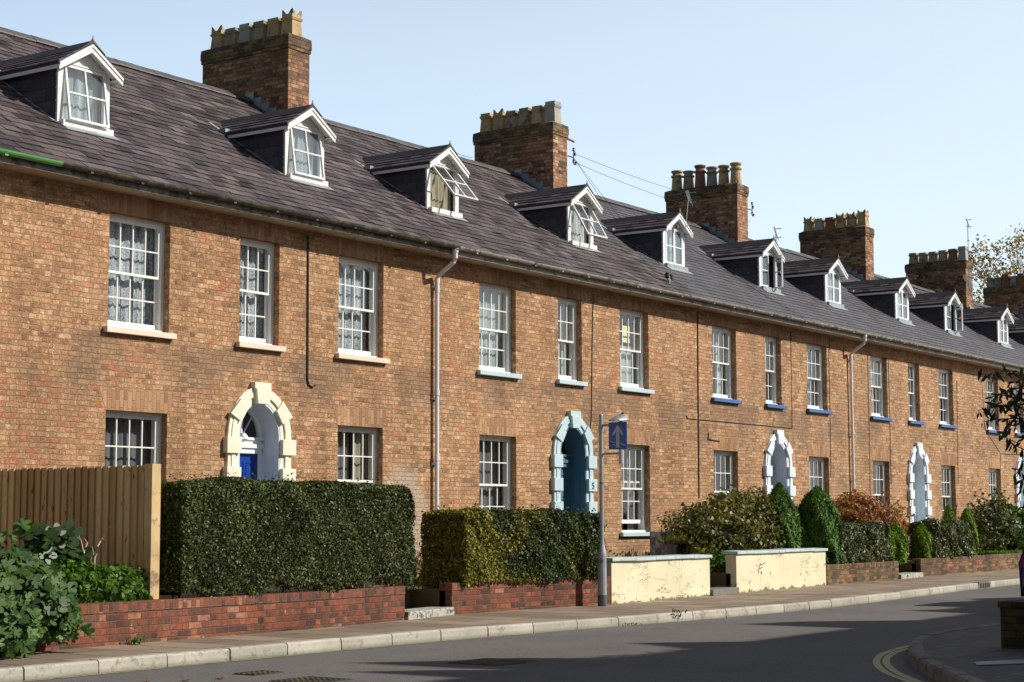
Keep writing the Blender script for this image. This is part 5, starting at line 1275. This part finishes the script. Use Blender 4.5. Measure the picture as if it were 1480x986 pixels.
# ================================================================ near tree at the right edge (drooping leafy twigs)
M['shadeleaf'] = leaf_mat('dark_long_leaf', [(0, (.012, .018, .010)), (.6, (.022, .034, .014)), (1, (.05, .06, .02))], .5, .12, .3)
TY = 6.3
tb = at(1560, 700, 5.6); tree = thing('tree', 'dark drooping tree reaching in at the right edge in front of the far houses', 'tree', (tb.x, tb.y, .12))
m = MB().tube([(tb.x, tb.y, .1), (tb.x+.05, tb.y, 1.4), (tb.x, tb.y+.1, 2.6), (tb.x-.1, tb.y+.1, 3.4)], [.10, .08, .06, .03], 8)
B(m, 'trunk', M['bark'], tree)
br = MB(); LP = []; LN = []; LU = []
twigs = [[(1520, 560), (1470, 537), (1440, 541), (1416, 541)], [(1520, 575), (1475, 560), (1450, 568), (1432, 574)], [(1520, 590), (1480, 580), (1455, 570), (1442, 576)], [(1530, 600), (1485, 590), (1440, 585), (1413, 594)],
         [(1530, 610), (1480, 605), (1440, 606), (1420, 610)], [(1530, 620), (1485, 612), (1462, 615), (1444, 628)], [(1540, 630), (1490, 625), (1470, 640), (1452, 632)], [(1540, 640), (1490, 655), (1470, 645), (1458, 640)], [(1520, 550), (1490, 540), (1478, 548), (1460, 555)],
         [(1520, 560), (1490, 555), (1475, 575), (1465, 590)], [(1520, 600), (1495, 600), (1478, 600), (1462, 598)], [(1540, 660), (1500, 665), (1480, 690), (1470, 720)], [(1540, 700), (1500, 700), (1482, 720), (1474, 750)], [(1540, 640), (1500, 650), (1478, 668), (1466, 690)], [(1540, 560), (1500, 560), (1490, 600), (1484, 640)], [(1545, 640), (1500, 640), (1488, 680), (1480, 720)], [(1540, 590), (1505, 570), (1470, 570), (1450, 590)]]
r3 = random.Random(12)
for tw in twigs:
    Yt = TY+r3.uniform(-.35, .35); P = [at(x, y, Yt-.25*max(0, (x-1480)/60)) for x, y in tw]
    P = [Vector((tb.x, tb.y, 2.2+r3.uniform(-.6, .8)))]+P
    br.tube(P, [.02, .012, .008, .006, .003], 5)
    seg = [(P[i], P[i+1]) for i in range(1, len(P)-1)]
    for a, b in seg:
        nn = max(3, int((b-a).length/.055))
        for i in range(nn):
            t_ = (i+r3.random())/nn; q = a.lerp(b, t_); d = (b-a).normalized()
            s2 = r3.choice((-1, 1)); u_ = (d*.45+Vector((0, 0, -1.0))*r3.uniform(.1, .8)+Vector((r3.uniform(-.5, .5), r3.uniform(-.5, .5), s2*.5))).normalized()
            LP.append(tuple(q+u_*.05)); LU.append(tuple(u_)); LN.append((-.8, -.5, .3))
B(br, 'branch', M['bark'], tree)
leaves('foliage', M['shadeleaf'], LP, LN, .115, 'lance', tree, W[tree], spread=.5, up=np.array(LU)*2.2, cup=.08)
P2, N2 = blob_pts((tb.x+.3, tb.y-.3, 3.0), (.7, .6, .9), 1200, seed=3, lumps=.25)
leaves('crown', M['shadeleaf'], P2, N2, .105, 'lance', tree, W[tree], spread=.9)
# ================================================================ far autumn tree
M['autumn'] = leaf_mat('autumn_leaf', [(0, (.10, .07, .02)), (.5, (.26, .17, .05)), (1, (.42, .29, .10))], .5, .35, .3)
FY = 36.0
ft = thing('tree', 'sparse golden autumn tree behind the furthest chimney', 'tree', tuple(at(1500, 760, FY)[:2])+(0,))
zt = at(1500, 340, FY).z; fx = ft.location.x
br = MB(); LP = []
br.tube([(fx, FY, 0), (fx, FY+.2, zt*.5), (fx-.3, FY, zt*.8), (fx-.5, FY, zt)], [.4, .3, .15, .04], 8); 
r3 = random.Random(6)
ends = [(1392, 386), (1400, 372), (1415, 392), (1410, 380), (1425, 365), (1432, 385), (1440, 372), (1445, 392), (1455, 360), (1462, 378), (1468, 352), (1475, 368), (1478, 390), (1450, 402), (1432, 400), (1395, 440), (1410, 432), (1420, 415), (1428, 425), (1440, 430), (1460, 398), (1480, 345), (1488, 360), (1500, 350), (1520, 340), (1540, 360), (1530, 390), (1560, 380), (1412, 450), (1398, 455), (1500, 400), (1520, 420), (1400, 395), (1420, 375), (1490, 420)]
for (x, y) in ends:
    e = at(x, y, FY+r3.uniform(-2, 2)); s0 = Vector((fx-.2, FY, zt*r3.uniform(.45, .75))); mid = s0.lerp(e, .55)+Vector((0, 0, .3))
    br.tube([s0, mid, e], [.08, .04, .012], 5)
    for _ in range(4):
        q = e+Vector((r3.uniform(-.8, .8), r3.uniform(-.5, .5), r3.uniform(-.6, .6))); br.tube([mid.lerp(e, r3.uniform(.3, .9)), q], [.015, .004], 4)
        LP += [tuple(q+Vector((r3.gauss(0, .26), r3.gauss(0, .3), r3.gauss(0, .2)))) for _ in range(20)]
B(br, 'trunk', M['bark'], ft)
leaves('crown', M['autumn'], LP, rng.normal(0, 1, (len(LP), 3)), .17, 'oval', ft, W[ft], spread=1)
# ================================================================ aerials, wires, vents on the roofs
def aerial(pbot, ptop, Y, label, name='tv_aerial', k=6, tilt=0, span=.35):
    b, t_ = at(*pbot, Y), at(*ptop, Y); o = thing(name, label, 'aerial', tuple(b), 'television aerials')
    B(MB().tube([b, t_], .014, 6), 'mast', M['lead'], o)
    m = MB(); z = t_.z
    bm = Vector((span, .1, 0))
    m.tube([t_-bm*.6, t_+bm*.6], .008, 4)
    for i in range(k):
        c = t_+bm*(-.55+1.1*i/(k-1)); hgt = .10+.02*i
        m.tube([c+Vector((0, -hgt*.3, -hgt)), c+Vector((0, hgt*.3, hgt))], .006, 4)
    m.box(t_.x+bm.x*.5, t_.x+bm.x*.5+.01, t_.y-.1, t_.y+.1, z-.13, z-.11); m.box(t_.x+bm.x*.5, t_.x+bm.x*.5+.01, t_.y-.1, t_.y+.1, z+.11, z+.13)
    B(m, 'elements', M['lead'], o)
aerial((991, 328), (995, 284), 20.4, 'aerial with a grid reflector in front of the third chimney')
aerial((1122, 352), (1121, 336), 20.6, 'short aerial behind the sixth dormer ridge', span=.3)
aerial((1401, 420), (1398.5, 322), 21.4, 'tall thin aerial mast strapped to the fifth chimney', span=.25)
aerial((1415, 470), (1398, 404), 21.2, 'long angled aerial low beside the fifth chimney', span=.9, k=9)
def bracket(px, py, Y, label):
    c = at(px, py, Y); o = thing('wire_bracket', label, 'bracket', tuple(c), 'iron wire brackets on the chimneys')
    m = MB().tube([c+Vector((-.25, 0, 0)), c], .014, 6).tube([c, c+Vector((0, 0, .14)), c+Vector((.06, 0, .16))], .014, 6).tube([c, c+Vector((0, 0, -.14)), c+Vector((.06, 0, -.16))], .014, 6)
    B(m, 'iron_arm', M['black'], o); m = MB()
    for dx, dz in ((.0, .15), (.06, .05), (.0, -.12), (.09, -.16)): m.lathe((c.x+dx, c.y, c.z+dz), [(.0, 0), (.035, .01), (.02, .05), (.035, .06), (.0, .09)], 8)
    B(m, 'insulator', M['black'], o); return c
b1 = bracket(829, 228, 21.8, 'iron bracket with insulators on the right face of the second chimney')
b2 = bracket(1087, 304, 21.8, 'iron bracket with insulators on the third chimney')
cT = at(822, 202, 21.6); o = B(MB().tube([cT+Vector((-.3, 0, .03)), cT+Vector((.15, -.05, -.03))], .025, 6), 'pipe_stub', M['potred'], org=cT); tag(o, 'short rusty pipe stub high on the second chimney', 'pipe')
def wire(p, q, sag, label, r=.005):
    P = [p.lerp(q, i/12)+Vector((0, 0, -sag*4*(i/12)*(1-i/12))) for i in range(13)]
    o = B(MB().tube(P, r, 4), 'overhead_wire', M['black'], org=p); tag(o, label, 'wire', 'overhead wires across the roofs')
wire(b1+Vector((.06, 0, .1)), at(1085, 303, 21.8), .12, 'upper wire strung between the second and third chimneys')
wire(b1+Vector((.06, 0, -.1)), at(1085, 320, 21.8), .14, 'lower wire strung between the second and third chimneys')
wire(b1, at(1010, 445, 17.7), .1, 'wire dropping from the second chimney to the eaves at the black wall cable')
wire(b1, at(985, 432, 18.2), .15, 'wire dropping from the second chimney across the fifth dormer')
wire(at(655, 219, 21.4), at(683, 228, 21.5), .02, 'short wire left of the second chimney')
wire(at(1410, 401, 21.8), at(1432, 401, 24), .02, 'short cable from the fifth chimney towards the autumn tree')
wire(at(1215, 428, 19.5), at(1332, 500, 17.5), .03, 'dark cable lying down the slates right of the eighth dormer')
wire(at(1000, 360, 20.2), at(1160, 459, 17.6), .03, 'dark cable lying down the slates right of the fifth dormer')
# twin vent terminal near the eaves
c = at(967, 416, 17.9); o = thing('roof_vent', 'twin black-capped vent pipes near the eaves', 'vent', tuple(c))
B(MB().tube([c, c+Vector((0, 0, .25))], .025, 8).tube([c+Vector((-.06, 0, .17)), c+Vector((.1, 0, .17))], .02, 6), 'vent_pipe', M['lead'], o)
B(MB().lathe((c.x-.075, c.y, c.z+.19), [(.03, 0), (.045, .02), (.045, .1), (.03, .12)], 10).lathe((c.x+.085, c.y, c.z+.17), [(.03, 0), (.045, .02), (.045, .1), (.03, .12)], 10), 'vent_cap', M['black'], o)
# lamp on fifth dormer
c = at(978, 328, 18.85); o = B(MB().tube([c, c+Vector((.12, -.1, -.02)), c+Vector((.4, -.1, .1))], .01, 5).lathe((c.x, c.y, c.z-.05), [(.0, 0), (.05, .02), (.05, .08), (0, .1)], 8), 'cable_box', M['darkmetal'], org=c); tag(o, 'small dark cable box under the gable of the fifth dormer', 'cable box')
# red cloth and yellow paper inside windows
o = MB(); c = at(842, 347, 19.1); B(o.box(c.x-.05, c.x+.12, c.y, c.y+.08, 7.12, 7.3), 'red_cloth', M['redcloth'], houses[2])
B(MB().box(30.42, 30.72, 18.255, 18.26, 5.02, 5.36), 'yellow_paper', M['yellow'], houses[2])
# ================================================================ the row across the street, out of frame, whose roofs shade the road
M['backbrick'] = brick_mat('opposite_brick', BROWN, (.36, .26, .17))
def opp(x0, x1, chs, label, gable=0):
    h = thing('terraced_house', label, 'house', (x0, -2, 0), 'houses across the street')
    RZ = 8.78+1.44; RY = -3.0; 
    B(MB().box(x0, x1, -7.6, 1.4, 0, 6.0).prism([(x0, -7.6, 6.0), (x0, 1.4, 6.0), (x0, RY, RZ-.15)], (0, 0, 0), (x1-x0, 0, 0)), 'wall', M['backbrick'], h)
    s_ = (RZ-6.0)/(1.4-RY)
    m = MB()
    m.hexa([(x0-.05, 1.7, 6.0-.3*s_), (x1, 1.7, 6.0-.3*s_), (x1, RY, RZ-.03), (x0-.05, RY, RZ-.03), (x0-.05, 1.7, 6.08-.3*s_), (x1, 1.7, 6.08-.3*s_), (x1, RY, RZ+.05), (x0-.05, RY, RZ+.05)])
    m.hexa([(x0-.05, RY, RZ-.03), (x1, RY, RZ-.03), (x1, -7.9, 5.9), (x0-.05, -7.9, 5.9), (x0-.05, RY, RZ+.05), (x1, RY, RZ+.05), (x1, -7.9, 5.98), (x0-.05, -7.9, 5.98)])
    B(m, 'roof', M['slatecheek'], h)
    for poly in chs:
        ch = B(MB().prism([(u, RY-.15, v+1.44) for u, v in poly], (0, 0, 0), (0, .3, 0)), 'roof_gable', M['chimbrick'], h)
    for i in range(2):
        for z in (.8, 3.6):
            a = x0+1.2+i*3.6
            w_ = B(MB().box(a, a+1.1, 1.401, 1.44, z, z+1.7), 'window', M['white'], h)
            B(MB().box(a+.08, a+1.02, 1.4405, 1.445, z+.08, z+.82).box(a+.08, a+1.02, 1.4405, 1.445, z+.88, z+1.62), 'pane', M['carglass'], w_)
opp(20.45, 26.4, [[(20.9, 8.6), (22.03, 8.6), (21.95, 9.25), (21.71, 9.73)], [(22.0, 8.6), (23.7, 8.6), (23.78, 9.45), (23.30, 9.74), (22.96, 10.28), (22.39, 9.46)], [(25.2, 8.6), (26.85, 8.6), (26.5, 9.57)]], 'house across the street beside the corner, outside the photo')
opp(26.4, 34.2, [[(29.8, 8.6), (32.2, 8.6), (31.73, 9.79), (30.93, 10.05)]], 'second house across the street, outside the photo')
opp(34.2, 43, [[(34.2, 8.6), (43, 8.6), (42, 9.3), (40.35, 10.18), (38.75, 9.55), (35.91, 9.35), (35.39, 9.67)]], 'third house across the street, outside the photo')
opp(43, 52, [[(43.0, 8.6), (46.5, 8.6), (45, 9.9)]], 'furthest house across the street, outside the photo')
# ================================================================ light, sky, camera
SD = Vector((.6, -1.0, .80)).normalized()
sun = bpy.data.lights.new('sun', 'SUN'); sun.energy = 4.4; sun.angle = R(.53); sun.color = (1.0, .93, .82)
so = bpy.data.objects.new('sun', sun); COL.objects.link(so); so.rotation_euler = SD.to_track_quat('Z', 'Y').to_euler(); so.location = (20, -30, 40)
w = bpy.data.worlds.new('World'); sc.world = w; w.use_nodes = True
nt = w.node_tree; bg = nt.nodes['Background']; sky = nt.nodes.new('ShaderNodeTexSky'); sky.sky_type = 'NISHITA'; sky.sun_disc = False
sky.sun_elevation = math.asin(SD.z); sky.sun_rotation = math.atan2(SD.x, SD.y); sky.air_density = 1.0; sky.dust_density = 1.5; sky.ozone_density = 1.0
tc = nt.nodes.new('ShaderNodeTexCoord'); sx = nt.nodes.new('ShaderNodeSeparateXYZ'); nt.links.new(tc.outputs['Generated'], sx.inputs[0])
mr = nt.nodes.new('ShaderNodeMapRange'); mr.interpolation_type = 'SMOOTHSTEP'; nt.links.new(sx.outputs[2], mr.inputs[0])
for i_, v_ in zip((1, 2, 3, 4), (.05, .60, 1.9, .4)): mr.inputs[i_].default_value = v_
# thin high haze, brighter towards the horizon and away from the blue side
nz = nt.nodes.new('ShaderNodeTexNoise'); nz.inputs['Scale'].default_value = 1.6; nz.inputs['Detail'].default_value = 5
mp = nt.nodes.new('ShaderNodeMapping'); mp.inputs['Scale'].default_value = (1, 1, 4); nt.links.new(tc.outputs['Generated'], mp.inputs[0]); nt.links.new(mp.outputs[0], nz.inputs[0])
dt = nt.nodes.new('ShaderNodeVectorMath'); dt.operation = 'DOT_PRODUCT'; nt.links.new(tc.outputs['Generated'], dt.inputs[0]); dt.inputs[1].default_value = (.95, .05, -.3)
ad = nt.nodes.new('ShaderNodeMath'); ad.operation = 'MULTIPLY_ADD'; nt.links.new(nz.outputs[0], ad.inputs[0]); ad.inputs[1].default_value = .35; nt.links.new(dt.outputs['Value'], ad.inputs[2])
hz = nt.nodes.new('ShaderNodeMapRange'); nt.links.new(ad.outputs[0], hz.inputs[0])
for i_, v_ in zip((1, 2, 3, 4), (.50, 1.05, .06, .85)): hz.inputs[i_].default_value = v_
sc_n = nt.nodes.new('ShaderNodeVectorMath'); sc_n.operation = 'SCALE'; nt.links.new(sky.outputs[0], sc_n.inputs[0]); d2 = nt.nodes.new('ShaderNodeVectorMath'); d2.operation = 'DOT_PRODUCT'; nt.links.new(tc.outputs['Generated'], d2.inputs[0]); d2.inputs[1].default_value = (.82, .57, 0)
m2 = nt.nodes.new('ShaderNodeMapRange'); m2.interpolation_type = 'SMOOTHSTEP'; nt.links.new(d2.outputs['Value'], m2.inputs[0])
for i_, v_ in zip((1, 2, 3, 4), (-.2, .75, .36, 1.0)): m2.inputs[i_].default_value = v_  # sky kept bright only towards the view, dimmed elsewhere to deepen shadows
mm_ = nt.nodes.new('ShaderNodeMath'); mm_.operation = 'MULTIPLY'; nt.links.new(mr.outputs[0], mm_.inputs[0]); nt.links.new(m2.outputs[0], mm_.inputs[1]); nt.links.new(mm_.outputs[0], sc_n.inputs['Scale'])
mxs = nt.nodes.new('ShaderNodeMix'); mxs.data_type = 'RGBA'; nt.links.new(hz.outputs[0], mxs.inputs[0]); nt.links.new(sc_n.outputs[0], mxs.inputs[6]); mxs.inputs[7].default_value = (5.6, 6.5, 7.2, 1)
nt.links.new(mxs.outputs[2], bg.inputs[0]); bg.inputs[1].default_value = .12
cam = bpy.data.cameras.new('camera'); co = bpy.data.objects.new('camera', cam); COL.objects.link(co); sc.camera = co
cam.sensor_fit = 'HORIZONTAL'; cam.sensor_width = 36; cam.lens = FPX/1480*36; cam.clip_end = 3000; cam.clip_start = .1
from mathutils import Matrix
mt = Matrix(((_r[0], _u[0], -_f[0], 0), (_r[1], _u[1], -_f[1], 0), (_r[2], _u[2], -_f[2], CAMZ), (0, 0, 0, 1))); co.matrix_world = mt
sc.view_settings.view_transform = 'Standard'; sc.view_settings.look = 'None'; sc.view_settings.exposure = .27; sc.view_settings.gamma = 1
sc.cycles.max_bounces = 8; sc.cycles.transparent_max_bounces = 12
